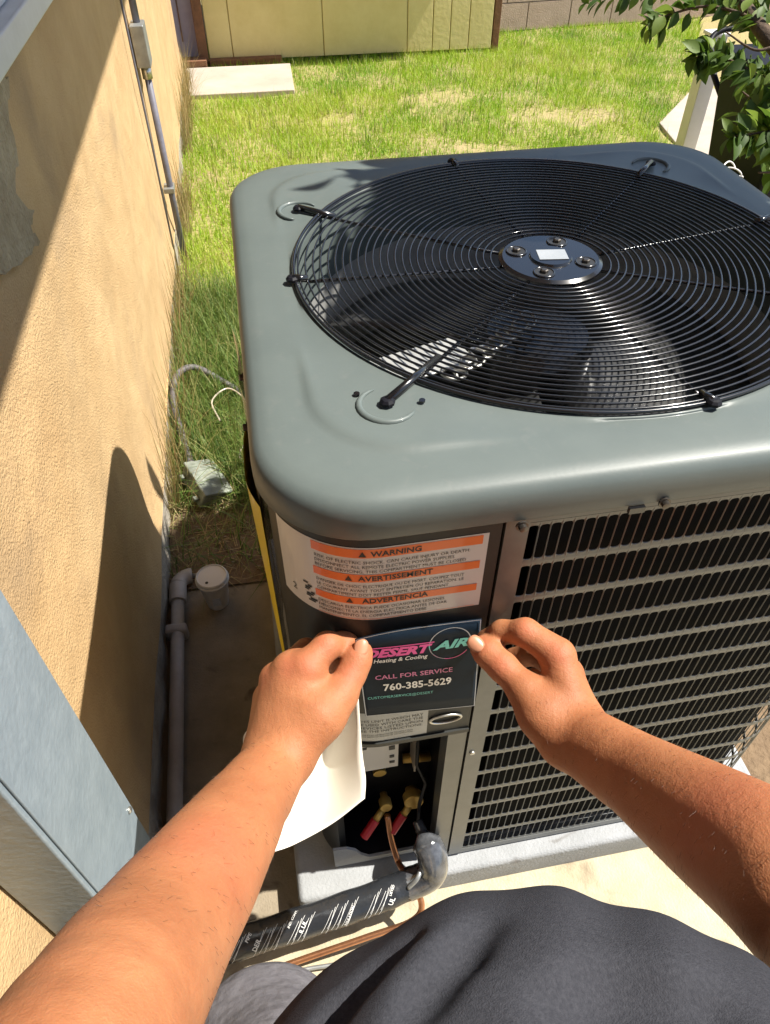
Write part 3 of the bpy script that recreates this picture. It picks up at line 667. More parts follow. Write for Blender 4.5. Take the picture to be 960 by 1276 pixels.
# ---------------------------------------------------------------- signed distance modelling for the person
def smin(a, b_, k):
    h = np.maximum(k-np.abs(a-b_), 0)/k; return np.minimum(a, b_)-h*h*k*.25
class Cap:
    def __init__(s, a, b_, ra, rb, k=.012): s.a = np.array(a, float); s.b = np.array(b_, float); s.ra = ra; s.rb = rb; s.k = k
    def d(s, p):
        ba = s.b-s.a; t = np.clip(((p-s.a)@ba)/(ba@ba+1e-12), 0, 1); return np.linalg.norm(p-s.a-t[..., None]*ba, axis=-1)-(s.ra+(s.rb-s.ra)*t)
class Ell:
    def __init__(s, c, r_, k=.05, rot=None): s.c = np.array(c, float); s.r = np.array(r_, float); s.k = k; s.R = rot
    def d(s, p):
        q = (p-s.c)
        if s.R is not None: q = q@s.R
        k0 = np.linalg.norm(q/s.r, axis=-1); k1 = np.linalg.norm(q/(s.r**2), axis=-1); return k0*(k0-1)/(k1+1e-9)
def sdf_mesh(prims, h, post=None, name='m', sub=()):
    B = 14; S = B*h; lo = np.array([1e9]*3); hi = -lo
    for q in prims:
        if isinstance(q, Cap): a = np.minimum(q.a-q.ra, q.b-q.rb); c = np.maximum(q.a+q.ra, q.b+q.rb)
        else: rr = q.r.max(); a = q.c-rr; c = q.c+rr
        lo = np.minimum(lo, a); hi = np.maximum(hi, c)
    lo -= .03; hi += .03; nb = np.ceil((hi-lo)/S).astype(int)
    I = np.stack(np.meshgrid(*[np.arange(n) for n in nb], indexing='ij'), -1).reshape(-1, 3); cen = lo+(I+.5)*S; Rb = S*.87+h*2+.012
    D = np.stack([q.d(cen) for q in prims], -1); mn = D.min(1); act = (np.abs(mn) < Rb+.02)
    verts = {}; VI = []; VP = []; Q = []
    N = nb*B+4; key = lambda c: ((c[..., 0]+1)*N[1]+(c[..., 1]+1))*N[2]+(c[..., 2]+1)
    ar = np.arange(-1, B+1)
    for bi in np.nonzero(act)[0]:
        base = I[bi]*B; gi = np.stack(np.meshgrid(base[0]+ar, base[1]+ar, base[2]+ar, indexing='ij'), -1); p = lo+gi*h
        ids = [j for j in range(len(prims)) if D[bi, j] < Rb+prims[j].k+.02]
        val = None
        for j in ids:
            dj = prims[j].d(p); val = dj if val is None else smin(val, dj, prims[j].k)
        if val is None: continue
        for q in sub:
            dj = -q.d(p); hh = np.maximum(q.k-np.abs(val-dj), 0)/q.k; val = np.maximum(val, dj)+hh*hh*q.k*.25
        if post is not None: val = post(p, val)
        sg = val < 0
        if sg.all() or not sg.any(): continue
        # cell vertices (cells -1..B-1)
        c = sg[:-1, :-1, :-1]; cnt = np.zeros(c.shape, int); acc = np.zeros(c.shape+(3,)); num = np.zeros(c.shape)
        corners = [(i, j, k) for i in (0, 1) for j in (0, 1) for k in (0, 1)]
        sl_ = lambda o: tuple(slice(o[a], val.shape[a]-1+o[a]) for a in range(3))
        for o1 in corners:
            for ax in range(3):
                if o1[ax]: continue
                o2 = list(o1); o2[ax] = 1; v1, v2 = val[sl_(o1)], val[sl_(o2)]; cr = (v1 < 0) != (v2 < 0)
                t = np.where(cr, v1/(np.where(cr, v1-v2, 1)), 0); off = np.zeros(c.shape+(3,)); off += np.array(o1); off[..., ax] += t
                acc += off*cr[..., None]; num += cr
        has = num > 0; ci = gi[:-1, :-1, :-1][has]; VI.append(key(ci)); VP.append(lo+h*(ci+acc[has]/num[has][:, None]))
        # quads on edges from points 0..B-1
        for ax in range(3):
            o2 = [0, 0, 0]; o2[ax] = 1; s1 = sg[1:-1, 1:-1, 1:-1]; idx = [slice(1+o2[a], val.shape[a]-1+o2[a]) for a in range(3)]; s2 = sg[tuple(idx)]
            cr = s1 != s2; g_ = gi[1:-1, 1:-1, 1:-1][cr]; fl_ = s1[cr]
            if not len(g_): continue
            a1, a2 = (ax+1) % 3, (ax+2) % 3; e1 = np.zeros(3, int); e1[a1] = 1; e2 = np.zeros(3, int); e2[a2] = 1
            q = np.stack([key(g_-e1-e2), key(g_-e2), key(g_), key(g_-e1)], -1); q[~fl_] = q[~fl_][:, ::-1]; Q.append(q)
    VI = np.concatenate(VI); VP = np.concatenate(VP); Q = np.concatenate(Q); u_, first = np.unique(VI, return_index=True); V = VP[first]
    qi = np.searchsorted(u_, Q); ok = (qi < len(u_)).all(1); qi = np.clip(qi, 0, len(u_)-1); ok &= (u_[qi] == Q).all(1); qi = qi[ok]
    me = bpy.data.meshes.new(name); me.vertices.add(len(V)); me.vertices.foreach_set('co', V.ravel()); me.loops.add(len(qi)*4); me.loops.foreach_set('vertex_index', qi.ravel())
    me.polygons.add(len(qi)); me.polygons.foreach_set('loop_start', np.arange(len(qi))*4); me.polygons.foreach_set('use_smooth', [True]*len(qi)); me.update(calc_edges=True); me.validate()
    return me
def link(name, me, mt, parent):
    me.materials.append(mt); o = bpy.data.objects.new(name, me); col.objects.link(o)
    if parent: o.parent = parent; o.matrix_parent_inverse = Matrix.Translation(parent.location).inverted()
    return o
def chain(pts, k=.01):
    return [Cap(pts[i][0], pts[i+1][0], pts[i][1], pts[i+1][1], k) for i in range(len(pts)-1)]
def C(u_, v_, d, r_): return (P(u_, v_, d), r_)
def limbchain(pts, k=.004, n=6):         # evenly tapering limb along a smooth curve
    A = np.array([np.append(q[0], q[1]) for q in pts]); q = [A[0]]
    for i in range(len(A)-1):
        p0 = A[i-1] if i else 2*A[0]-A[1]; p3 = A[i+2] if i+2 < len(A) else 2*A[-1]-A[-2]
        for j in range(1, n+1):
            t = j/n; q.append(.5*((2*A[i])+(-p0+A[i+1])*t+(2*p0-5*A[i]+4*A[i+1]-p3)*t*t+(-p0+3*A[i]-3*A[i+1]+p3)*t**3))
    return [Cap(q[i][:3], q[i+1][:3], q[i][3], q[i+1][3], k) for i in range(len(q)-1)]
SHL, SHR = np.array([-.60, -1.03, 1.27]), np.array([-.12, -1.03, 1.27])
body = []
KN = []
# left arm: elbow, forearm, wrist, palm, fingers
body += limbchain([(SHL, .062), C(112, 1305, .40, .0545), C(190, 1180, .505, .0525), C(263, 1072, .615, .0475), C(316, 990, .715, .0375), C(343, 950, .77, .029)])
body += chain([C(312, 985, .725, .026), C(329, 952, .775, .022)], .012) + chain([C(328, 992, .72, .028), C(360, 945, .77, .0225)], .012)
body += chain([C(358, 945, .772, .023), C(383, 838, .792, .0205)], .016)+chain([C(344, 948, .775, .023), C(362, 836, .800, .0205)], .016)
body += chain([C(332, 950, .780, .022), C(345, 848, .815, .0195)], .016)+chain([C(328, 950, .785, .020), C(335, 870, .832, .018)], .016)
body += chain([C(384, 830, .792, .0185), C(408, 805, .805, .0152), C(430, 801, .822, .0125), C(443, 806, .835, .0115)], .007)
body += chain([C(362, 832, .803, .018), C(383, 812, .832, .0150), C(408, 822, .858, .0125), C(420, 836, .862, .011)], .006)
body += chain([C(345, 845, .818, .0175), C(360, 832, .858, .0145), C(385, 846, .882, .012), C(398, 862, .880, .0105)], .006)
body += chain([C(336, 868, .835, .016), C(345, 862, .875, .0130), C(368, 872, .893, .0105), C(382, 885, .885, .0095)], .006)
body += chain([C(366, 935, .768, .024), C(400, 893, .778, .0235), C(424, 866, .790, .0185)], .018)
body += chain([C(424, 868, .790, .0180), C(439, 838, .803, .0152), C(446, 822, .808, .0148), C(450, 812, .812, .0125)], .008)
# right arm
body += limbchain([(SHR, .062), C(1090, 1190, .44, .0540), C(985, 1096, .50, .0515), C(895, 1034, .575, .0480), C(800, 970, .675, .0395), C(716, 916, .765, .0290)])
body += chain([C(775, 948, .70, .028), C(728, 903, .77, .0215)], .012)+chain([C(770, 962, .70, .028), C(703, 927, .768, .022)], .012)
body += chain([C(716, 905, .768, .022), C(696, 822, .790, .0195)], .016)+chain([C(724, 900, .775, .021), C(706, 842, .808, .0195)], .016)
body += chain([C(726, 903, .785, .020), C(712, 864, .826, .0185)], .016)+chain([C(724, 910, .790, .019), C(712, 882, .840, .017)], .016)
body += chain([C(695, 815, .790, .0185), C(655, 788, .805, .0152), C(626, 787, .825, .0128), C(606, 797, .842, .0118)], .007)
body += chain([C(706, 838, .812, .018), C(668, 812, .842, .0150), C(640, 822, .862, .0125), C(630, 838, .868, .011)], .006)
body += chain([C(712, 860, .83, .017), C(682, 838, .866, .0140), C(658, 850, .884, .012), C(650, 866, .886, .0105)], .006)
body += chain([C(712, 880, .842, .015), C(690, 866, .880, .0125), C(672, 876, .892, .0105)], .006)
body += chain([C(702, 922, .765, .024), C(676, 890, .775, .0235), C(655, 862, .787, .0190)], .018)
body += chain([C(657, 862, .787, .0185), C(626, 830, .805, .0160), C(609, 814, .815, .0155), C(600, 807, .822, .0130)], .008)
# shoulders, trunk core, neck and head behind the eye point
NK = np.array([-.37, -1.08, 1.40]); HD = CAM-.150*_f+np.array([0, 0, .02])
body += [Cap(SHL, NK-(0, 0, .10), .062, .07, .05), Cap(SHR, NK-(0, 0, .10), .062, .07, .05), Cap(NK-(0, 0, .12), HD-np.array([0, .03, .05]), .062, .055, .04),
         Cap((-.36, -1.08, 1.22), (-.35, -1.06, .92), .13, .14, .06), Cap((-.44, -1.04, .9), (-.49, -.78, .50), .08, .055, .05), Cap((-.26, -1.04, .9), (-.22, -1.0, .50), .085, .06, .05),
         Cap((-.49, -.78, .50), (-.46, -.95, .09), .058, .04, .03), Cap((-.22, -1.0, .50), (-.22, -1.06, .09), .058, .04, .03)]
rot = np.stack([_r, _u, _f], 1)
body += [Ell(HD, (.074, .105, .088), .02, rot), Ell(HD+.070*_f-.045*_u, (.052, .05, .035), .03, rot), Cap(HD+.086*_f-.0*_u, HD+.106*_f-.030*_u, .008, .013, .012),
         Ell(HD+.076*_f-.058*_u, (.024, .007, .012), .006, rot), Ell(HD+.074*_f-.070*_u, (.022, .007, .012), .006, rot),
         Ell(HD+.076*_r-.01*_u-.01*_f, (.010, .032, .02), .01, rot), Ell(HD-.076*_r-.01*_u-.01*_f, (.010, .032, .02), .01, rot)]
person = empty('person', (-.36, -1.0, 0), 'person in charcoal t-shirt and grey trousers pressing a decal on with both bare hands', 'person')
def skin_post(p, v_):
    return v_ + .0003*np.sin(p[..., 0]*95+p[..., 1]*60)*np.sin(p[..., 2]*80+p[..., 1]*50)
bme = sdf_mesh(body, .0022, skin_post, 'body')
kn = np.array([P(*q) for q in ((408, 798, .79), (362, 828, .78), (335, 846, .80), (384, 828, .775), (438, 838, .785), (450, 812, .80), (655, 782, .79), (695, 812, .775), (710, 845, .79), (622, 828, .79), (598, 806, .81), (262, 1060, .56), (900, 1030, .53))])
kr = np.array([.012]*11+[.03, .03])
co = np.zeros(len(bme.vertices)*3); bme.vertices.foreach_get('co', co); co = co.reshape(-1, 3); rd = np.zeros(len(co))
for c_, r_ in zip(kn, kr): rd = np.maximum(rd, np.exp(-((co-c_)**2).sum(1)/(2*r_*r_)))
at = bme.attributes.new('flush', 'FLOAT', 'POINT'); at.data.foreach_set('value', rd)
link('body', bme, M['skin'], person)
# fine dark hairs on both forearms
nv_ = len(co); nor = np.zeros(nv_*3); bme.vertices.foreach_get('normal', nor); nor = nor.reshape(-1, 3)
dep = (co-CAM)@_f; cand = np.nonzero((dep > .44) & (dep < .76) & (((CAM-co)*nor).sum(1) > -.1) & (co[:, 1] > -1.0) & ((co[:, 2] > .72)))[0]
hb = MB(); sel = rng.choice(cand, 800, replace=False)
for i_ in sel:
    p0, n_ = co[i_], nor[i_]; side = 1 if p0[0] > -.35 else -1
    t_ = -_u*.9+side*.35*_r+rng.normal(0, .25, 3); t_ = t_-n_*(t_@n_); t_ /= np.linalg.norm(t_); L_ = random.uniform(.004, .009); b_ = np.cross(n_, t_)*.00005
    p1 = p0+t_*L_*.5+n_*L_*.22; p2 = p0+t_*L_+n_*L_*.28
    hb.add([p0-b_, p0+b_, p1+b_*.8, p1-b_*.8, p2, p0+n_*.0002, p1+n_*.0002], [(0, 1, 2, 3), (3, 2, 4), (0, 5, 6, 3), (5, 1, 2, 6)])
ah = hb.build('arm_hair', M['hair'], person); ah['kind'] = 'stuff'
# eyes, cap
for sgn in (-1, 1): MB().lathe([(.001, -.012), (.009, -.008), (.012, 0), (.009, .008), (.001, .012)], HD+.078*_f+.031*sgn*_r+.008*_u, 16, axis=_f).build('eye', M['white'], person, smooth=True)
hairm = sdf_mesh([Ell(HD-.012*_f+.02*_u, (.080, .100, .090), .02, rot)], .005, lambda p, v_: np.maximum(v_, (p-HD)@_f-.045-.0*((p-HD)@_u)), 'hair'); link('hair', hairm, M['hair'], person)
# clothing
def shirt_post(p, v_):
    x, y, z = p[..., 0], p[..., 1], p[..., 2]
    v_ = v_+.0030*np.sin(x*38+z*22+1.3*np.sin(y*20))*np.sin(y*17+z*9)+.0016*np.sin(x*90-y*70)
    n_ = np.maximum(.805-z, 0); return np.maximum(v_, .80-z+.012*np.sin(x*22))
shirt = [Ell((-.315, -.955, .985), (.205, .205, .195), .1), Ell((-.36, -1.07, 1.15), (.20, .125, .22), .1), Cap((-.52, -1.05, 1.27), (-.22, -1.05, 1.27), .082, .082, .06),
         Ell((-.345, -1.02, .85), (.195, .15, .16), .08), Cap(SHL, SHL*.66+P(112, 1305, .40)*.34, .084, .082, .05), Cap(SHR, SHR*.66+P(1090, 1180, .44)*.34, .084, .082, .05)]
def onshirt(u_, v_, push=.0):
    d = np.linspace(.25, .9, 500); pts = np.array([P(u_, v_, q) for q in d]); val = None
    for q in shirt: dj = q.d(pts); val = dj if val is None else smin(val, dj, q.k)
    k = np.nonzero(val < 0)[0]; return pts[k[0]]-push*_f if len(k) else pts[250]
def crease(uv, r_, k=.014):
    q = [onshirt(*t, push=r_*.35) for t in uv]; n = len(q); return [Cap(q[i], q[i+1], r_*(.45+.55*i/n), r_*(.45+.55*(i+1)/n), k) for i in range(n-1)]
fold = crease([(512, 1166), (480, 1190), (450, 1216), (420, 1246), (396, 1272)], .011)+crease([(470, 1160), (430, 1176), (392, 1208), (360, 1245), (340, 1274)], .008)
fold += crease([(600, 1150), (570, 1180), (530, 1225), (505, 1270)], .006, .02)
fold += crease([(700, 1245), (760, 1236), (820, 1238), (880, 1250)], .007, .03)
so_ = link('shirt', sdf_mesh(shirt, .004, shirt_post, 'shirt', fold), M['shirt'], person)
pants = [Ell((-.35, -1.03, .84), (.185, .15, .14), .06), Cap((-.44, -1.0, .84), (-.50, -.74, .50), .112, .088, .06), Cap((-.26, -1.04, .84), (-.22, -1.0, .50), .112, .085, .06),
         Cap((-.50, -.74, .50), (-.47, -.93, .10), .086, .07, .04), Cap((-.22, -1.0, .50), (-.22, -1.06, .10), .085, .07, .04)]
link('trousers', sdf_mesh(pants, .006, lambda p, v_: np.maximum(v_+.004*np.sin(p[..., 2]*45+p[..., 0]*30)*np.sin(p[..., 1]*30), .07-p[..., 2]), 'trousers'), M['pants'], person)
for x, y in ((-.46, -.91), (-.22, -1.03)):
    link('shoe', sdf_mesh([Ell((x, y+.03, .045), (.048, .14, .045), .02), Ell((x, y-.05, .07), (.045, .06, .06), .04)], .006, lambda p, v_: np.maximum(v_, .003-p[..., 2]), 'shoe'), M['shoe'], person)
# nails
def nail(c, along, normal, L, W_):
    c = np.array(c); al = np.array(along, float); al /= np.linalg.norm(al); n_ = np.array(normal, float); n_ -= al*(n_@al); n_ /= np.linalg.norm(n_); sd = np.cross(al, n_); v = []; K = 8
    for i in range(K+1):
        for j in range(K+1):
            a = (i/K-.5)*2; b_ = (j/K-.5)*2; r_ = (abs(a)**2.6+abs(b_)**2.6)**(1/2.6); s_ = max(abs(a), abs(b_))/max(r_, 1e-6) if r_ > 1e-6 else 1
            aa, bb_ = a*s_, b_*s_; v.append(c+al*aa*L/2+sd*bb_*W_/2-n_*(bb_**2*W_*.20+max(aa, 0)**2*.0012))
    o = MB().add(v, [(i*(K+1)+j, (i+1)*(K+1)+j, (i+1)*(K+1)+j+1, i*(K+1)+j+1) for i in range(K) for j in range(K)]).build('fingernail', M['nail'], person, smooth=True)
    sm = o.modifiers.new('solid', 'SOLIDIFY'); sm.thickness = .0008; sm.offset = 0
nail(P(450, 806, .797), P(450, 800, .808)-P(446, 822, .803), CAM-P(449, 806, .8)+.35*_u*.8, .018, .016)
nail(P(593, 802, .804), P(590, 797, .81)-P(609, 814, .805), CAM-P(596, 803, .8)-.2*_r+.2*_u, .019, .0165)

# ---------------------------------------------------------------- junction box, cable and loose wire in grass
jb = empty('junction_box', (-.66, .74, 0), 'pale green-grey plastic junction box lying in the weeds beside the wall', 'junction box')
jm = MB(); jm.box((-.052, -.075, 0), (.052, .075, .055)); J = jm.build('case', M['jbox'], jb, bevel=.010, seg=3)
jm = MB(); jm.box((-.056, -.079, .0555), (.056, .079, .066)); J2 = jm.build('cover', M['jbox'], jb, bevel=.004)
for (x, y) in ((-.062, .05), (-.062, -.05), (.062, .07)):
    MB().box((x-.010, y-.008, .02), (x+.010, y+.008, .032)).build('lug', M['jbox'], jb, bevel=.002)
for o in list(jb.children): o.matrix_parent_inverse = Matrix.Identity(4)
jb.rotation_euler = (R(14), R(22), R(30)); jb.location = (-.650, .755, .015); jb.scale = (.88, .88, 1)
tag(MB().tube(smoothpath([(-.675, .83, .05), (-.70, .95, .06), (-.725, 1.10, .10), (-.715, 1.22, .12), (-.66, 1.28, .11), (-.58, 1.25, .07), (-.50, 1.20, .03)], 12), .011, 12).build('flexible_conduit', M['flex'], smooth=True), 'grey flexible conduit arching from the junction box into the weeds', 'cable')
tag(MB().tube(smoothpath([(-.58, .98, .10), (-.60, 1.06, .12), (-.545, 1.12, .12), (-.49, 1.05, .10), (-.50, .93, .07), (-.53, .85, .05), (-.47, .78, .04), (-.42, .80, .03)], 10), .0028, 8).build('loose_wire', M['film'], smooth=True), 'thin tan wire looped in the weeds behind the unit', 'wire')

# ---------------------------------------------------------------- blades
def blades(name, xy, ln, wd, mt, tint, z0=0, lean=.5, label=None, cat=None, segs_=2, parent=None, curve=.6):
    n = len(xy); az = rng.uniform(0, 2*np.pi, n); ti = np.abs(rng.normal(0, lean, n)); dirx, diry = np.cos(az), np.sin(az)
    K = segs_+1; V = np.zeros((n, 2*segs_+1, 3)); sx, sy = -diry, dirx
    for k in range(segs_+1):
        t = k/segs_; out = ln*np.sin(np.minimum(ti*(1+curve*t), 1.5))*t; up = ln*np.cos(np.minimum(ti*(1+curve*t), 1.45))*t; w_ = wd*(1-t)*.5 if k < segs_ else 0
        cx_, cy_ = xy[:, 0]+dirx*out, xy[:, 1]+diry*out; cz = z0+up
        if k < segs_:
            V[:, 2*k] = np.stack([cx_-sx*w_, cy_-sy*w_, cz], -1); V[:, 2*k+1] = np.stack([cx_+sx*w_, cy_+sy*w_, cz], -1)
        else: V[:, 2*k] = np.stack([cx_, cy_, cz], -1)
    nv = 2*segs_+1; base = (np.arange(n)*nv)[:, None]; L = []; 
    tri = []
    for k in range(segs_-1): tri += [[2*k, 2*k+1, 2*k+3], [2*k, 2*k+3, 2*k+2]]
    tri.append([2*segs_-2, 2*segs_-1, 2*segs_]); tri = np.array(tri).ravel()
    idx = (base+tri).ravel(); nt_ = len(idx)//3
    me = bpy.data.meshes.new(name); me.vertices.add(n*nv); me.vertices.foreach_set('co', V.ravel()); me.loops.add(len(idx)); me.loops.foreach_set('vertex_index', idx)
    me.polygons.add(nt_); me.polygons.foreach_set('loop_start', np.arange(nt_)*3); me.update(calc_edges=True)
    at = me.attributes.new('tint', 'FLOAT', 'POINT'); at.data.foreach_set('value', np.repeat(np.clip(tint, 0, 1), nv)); me.materials.append(mt)
    o = bpy.data.objects.new(name, me); col.objects.link(o)
    return tag(o, label, cat, kind='stuff') if not parent else o
def vnoise(x, y, s):
    a = 0
    for i, (fx, fy, ph) in enumerate(((1, .3, 0), (-.4, 1.1, 2), (1.7, -.9, 4), (.6, 2.3, 1), (2.9, 1.3, 5))): a = a+np.sin(s*(fx*x+fy*y)+ph+1.3*np.sin(s*.7*(fy*x-fx*y)+ph*2))/(1+.35*i)
    return a/3
def lawn_pts(n, x0, x1, y0, y1):
    p = np.stack([rng.uniform(x0, x1, n), rng.uniform(y0, y1, n)], -1)
    bad = (p[:, 0] < .02) & (p[:, 1] > 4.64) & (p[:, 1] < 5.34) | (p[:, 0] > 2.10) & (p[:, 1] < 4.2) & (p[:, 1]-3.65 < (p[:, 0]-2.2)*1.15) | ((np.abs(p[:, 0]) < .47) & (p[:, 1] < .5))
    for (cx_, cy_, r_) in ((1.75, 3.85, .26), (1.45, 3.95, .18), (1.0, 3.4, .16), (.35, 3.25, .15), (1.45, 2.95, .22), (.9, 4.4, .22), (.2, 4.1, .15)):
        d = np.hypot(p[:, 0]-cx_, (p[:, 1]-cy_)*1.3); bad |= (d < r_*(1+.4*vnoise(p[:, 0], p[:, 1], 14))) & (rng.random(n) < .78)
    return p[~bad]
p = lawn_pts(210000, -.74, 4.6, .95, 6.2)
keep = (p[:, 0] < .4+.55*p[:, 1]); p = p[keep]
nz = vnoise(p[:, 0], p[:, 1], 2.6); nz2 = vnoise(p[:, 0]+9, p[:, 1], 6)
dens = (nz2 > -.75) | (rng.random(len(p)) < .5); p, nz, nz2 = p[dens], nz[dens], nz2[dens]
blades('lawn', p, rng.uniform(.035, .075, len(p))*(1+.35*nz), .0042+.0012*rng.random(len(p)), M['grass'], .37+.32*nz+.18*nz2+rng.normal(0, .16, len(p)), -.01, .55, 'bright yellow-green lawn with dry patches behind the unit', 'grass')
p = lawn_pts(26000, -.74, 4.6, .8, 6.2); p = p[p[:, 0] < .4+.55*p[:, 1]]
blades('thatch', p, rng.uniform(.03, .08, len(p)), .004, M['grass'], .85+rng.normal(0, .15, len(p)), -.004, 1.25, 'dead straw thatch lying flat between the lawn blades', 'thatch')
p = lawn_pts(30000, -.74, 4.6, .9, 6.0); p = p[(p[:, 0] < .4+.55*p[:, 1]) & (vnoise(p[:, 0]*1.7+3, p[:, 1]*1.7, 7) > .42)]
blades('tufts', p, rng.uniform(.07, .14, len(p)), .0055, M['weed'], .75+rng.normal(0, .2, len(p)), -.01, .6, 'taller darker tufts scattered over the lawn', 'grass')
sheet('bare_soil', [(-.745, .39), (-.43, .38), (-.43, 1.0), (-.50, 1.25), (-.745, 1.35)], .006, M['dirt'])
# long weeds beside the wall
p = np.stack([rng.uniform(-.74, -.36, 15000), .44+1.5*rng.random(15000)**1.1], -1)
bare = (p[:, 1] < .66+.1*vnoise(p[:, 0], p[:, 1], 12)) & (rng.random(len(p)) < .93); p = p[~bare]
p = p[(np.hypot(p[:, 0]+.655, p[:, 1]-.745) > .062)]
blades('weeds', p, rng.uniform(.06, .24, len(p)), .0042, M['weed'], .42+rng.normal(0, .32, len(p)), -.008, .75, 'long dark green weeds between the wall and the unit', 'weeds', 4, curve=1.2)
p = np.stack([-.738+.05*rng.random(2200)**2, rng.uniform(.6, 5.1, 2200)], -1); cl = vnoise(p[:, 0]*0, p[:, 1], 6) > -.25; p = p[cl]
blades('dry_grass', p, rng.uniform(.10, .42, len(p)), .0034, M['dry'], rng.random(len(p)), -.008, .22, 'dry straw-coloured grass stalks standing along the foot of the wall', 'grass', 4, curve=1.3)
p = np.stack([rng.uniform(-.74, -.44, 420), rng.uniform(.41, .85, 420)], -1)
blades('dead_litter', p, rng.uniform(.03, .11, 420), .003, M['dry'], rng.random(420), .008, 1.3, 'dead straw and twigs littering the bare soil beside the slab', 'litter')
# litter and pebbles on bare soil
b = MB()
for i in range(150):
    x, y = random.uniform(-.72, -.42), random.uniform(.43, 1.0)
    s_ = random.uniform(.002, .006); b.box((x, y, .004), (x+s_*1.6, y+s_, .006+s_*.4))
tag(b.build('pebbles', M['slab']), 'scattered small stones on the bare soil behind the slab', 'stones', kind='stuff')

# ---------------------------------------------------------------- shed, door, block wall
sh = empty('shed', (.5, 5.6, 0), 'yellow-beige panelled shed at the far end of the lawn', 'shed')
xs = [-.56, -.38, .31, .96, 1.16, 1.30, 1.45, 1.64]
for i in range(7):
    x0, x1 = xs[i]+.003, xs[i+1]-.003
    MB().box((x0, 5.50, .024), (x1, 5.52, 2.2)).build('siding_panel', M['siding'], sh, bevel=.004)
MB().box((-.56, 5.521, .02), (1.64, 5.60, 2.2)).build('backing', M['siding'], sh)
MB().box((-.56, 5.42, .0), (-.02, 5.499, .045)).build('sill', M['wood'], sh)
MB().box((-.635, 5.46, -.02), (-.565, 5.60, 2.2)).build('corner_post', M['wood'], sh, bevel=.004)
MB().box((1.645, 5.50, -.02), (1.70, 5.60, 2.2)).build('corner_post', M['wood'], sh, bevel=.004)
MB().box((-1.6, 5.25, 2.25), (2.32, 7.5, 2.3)).build('roof', M['wood'], sh)
dr = empty('back_door', (-1.0, 5.7, 0), 'grey-lilac door in shade beside the brown post', 'door')
MB().box((-1.5, 5.54, .05), (-.637, 5.58, 2.1)).build('door_leaf', M['door'], dr); MB().box((-1.5, 5.50, -.02), (-.637, 5.60, .048)).build('threshold', M['wood'], dr)
MB().box((-.74, 5.532, .15), (-.732, 5.5395, 2.0)).build('groove', M['wood'], dr)
tag(MB().box((-.77, 5.33, .0), (-.58, 5.43, .07)).build('timber_offcut', M['wood'], bevel=.004), 'short brown timber offcut on the ground by the door step', 'wood')
bw = empty('block_wall', (3, 6.2, 0), 'pinkish concrete block wall behind the lawn at the far right', 'wall')
A = np.array([1.74, 6.08]); Bp = np.array([6.4, 6.55]); D_ = Bp-A; LL = np.linalg.norm(D_); D_ /= LL; Nn = np.array([D_[1], -D_[0]])
def wallbox(a0, a1, z0, z1, o0, o1):
    b = MB(); v = []
    for z in (z0, z1):
        for a, o_ in ((a0, o0), (a1, o0), (a1, o1), (a0, o1)): q = A+D_*a+Nn*o_; v.append((q[0], q[1], z))
    b.add(v, [(0, 3, 2, 1), (4, 5, 6, 7), (0, 1, 5, 4), (1, 2, 6, 5), (2, 3, 7, 6), (3, 0, 4, 7)]); return b
wallbox(0, LL, -.05, 1.63, -.16, -.006).build('mortar_bed', M['mortar'], bw)
for rr in range(8):
    a = -.0 if rr % 2 == 0 else -.2
    while a < LL:
        a0, a1 = max(a, 0)+.005, min(a+.395, LL)
        if a1-a0 > .06: wallbox(a0, a1, rr*.203+.004, rr*.203+.198, -.02, random.uniform(0, .003)).build('block', M['block'], bw)
        a += .40

# ---------------------------------------------------------------- post, bin, wire tangle
vp = empty('fence_post', (2.07, 3.08, 0), 'short white square post standing at the edge of the path', 'post')
MB().box((2.03, 3.04, 0), (2.115, 3.125, .60)).build('shaft', M['vinyl'], vp, bevel=.004); MB().box((2.022, 3.032, .6005), (2.123, 3.133, .618)).build('cap', M['vinyl'], vp, bevel=.004)
bn = empty('black_bin', (2.15, 2.35, .03), 'black plastic bin with tubular handle behind the branches at the right', 'bin')
b = MB(); b.add([(1.93, 2.15, .036), (2.45, 2.15, .036), (2.45, 2.6, .036), (1.93, 2.6, .036), (1.88, 2.1, .62), (2.5, 2.1, .62), (2.5, 2.68, .62), (1.88, 2.68, .62)], [(0, 3, 2, 1), (0, 1, 5, 4), (1, 2, 6, 5), (2, 3, 7, 6), (3, 0, 4, 7), (4, 5, 6, 7)])
b.build('tub', M['matte_black'], bn, bevel=.02); MB().box((1.86, 2.08, .621), (2.52, 2.70, .65)).build('lid', M['matte_black'], bn, bevel=.01)
MB().tube(smoothpath([(1.93, 2.60, .40), (1.88, 2.78, .58), (1.93, 2.86, .66), (2.08, 2.84, .68), (2.16, 2.72, .66)], 8), .014, 10).build('handle', M['matte_black'], bn, smooth=True)
b = MB()
wc = PX(905, 214, 2, 1.0)
wc = np.array([1.62, 2.02, .33])
wt = empty('wire_bundle', (1.62, 1.98, .03), 'small tangle of white wire loops beyond the far corner of the unit', 'wire')
q0 = PX(903, 212, 1, 2.02); pts = [q0+np.array([.05*math.cos(t*1.0)+.012*t/3, .02*math.sin(t*1.7), .035*math.sin(t)-.004*t]) for t in np.linspace(0, 16, 90)]
MB().tube(pts, .0035, 6).build('loops', M['vinyl'], wt, smooth=True)
cr_box = PX(915, 230, 1, 2.02)
MB().box((q0[0]-.05, 1.95, .036), (q0[0]+.10, 2.08, q0[2]-.06)).build('reel_stand', M['matte_black'], wt, bevel=.005)

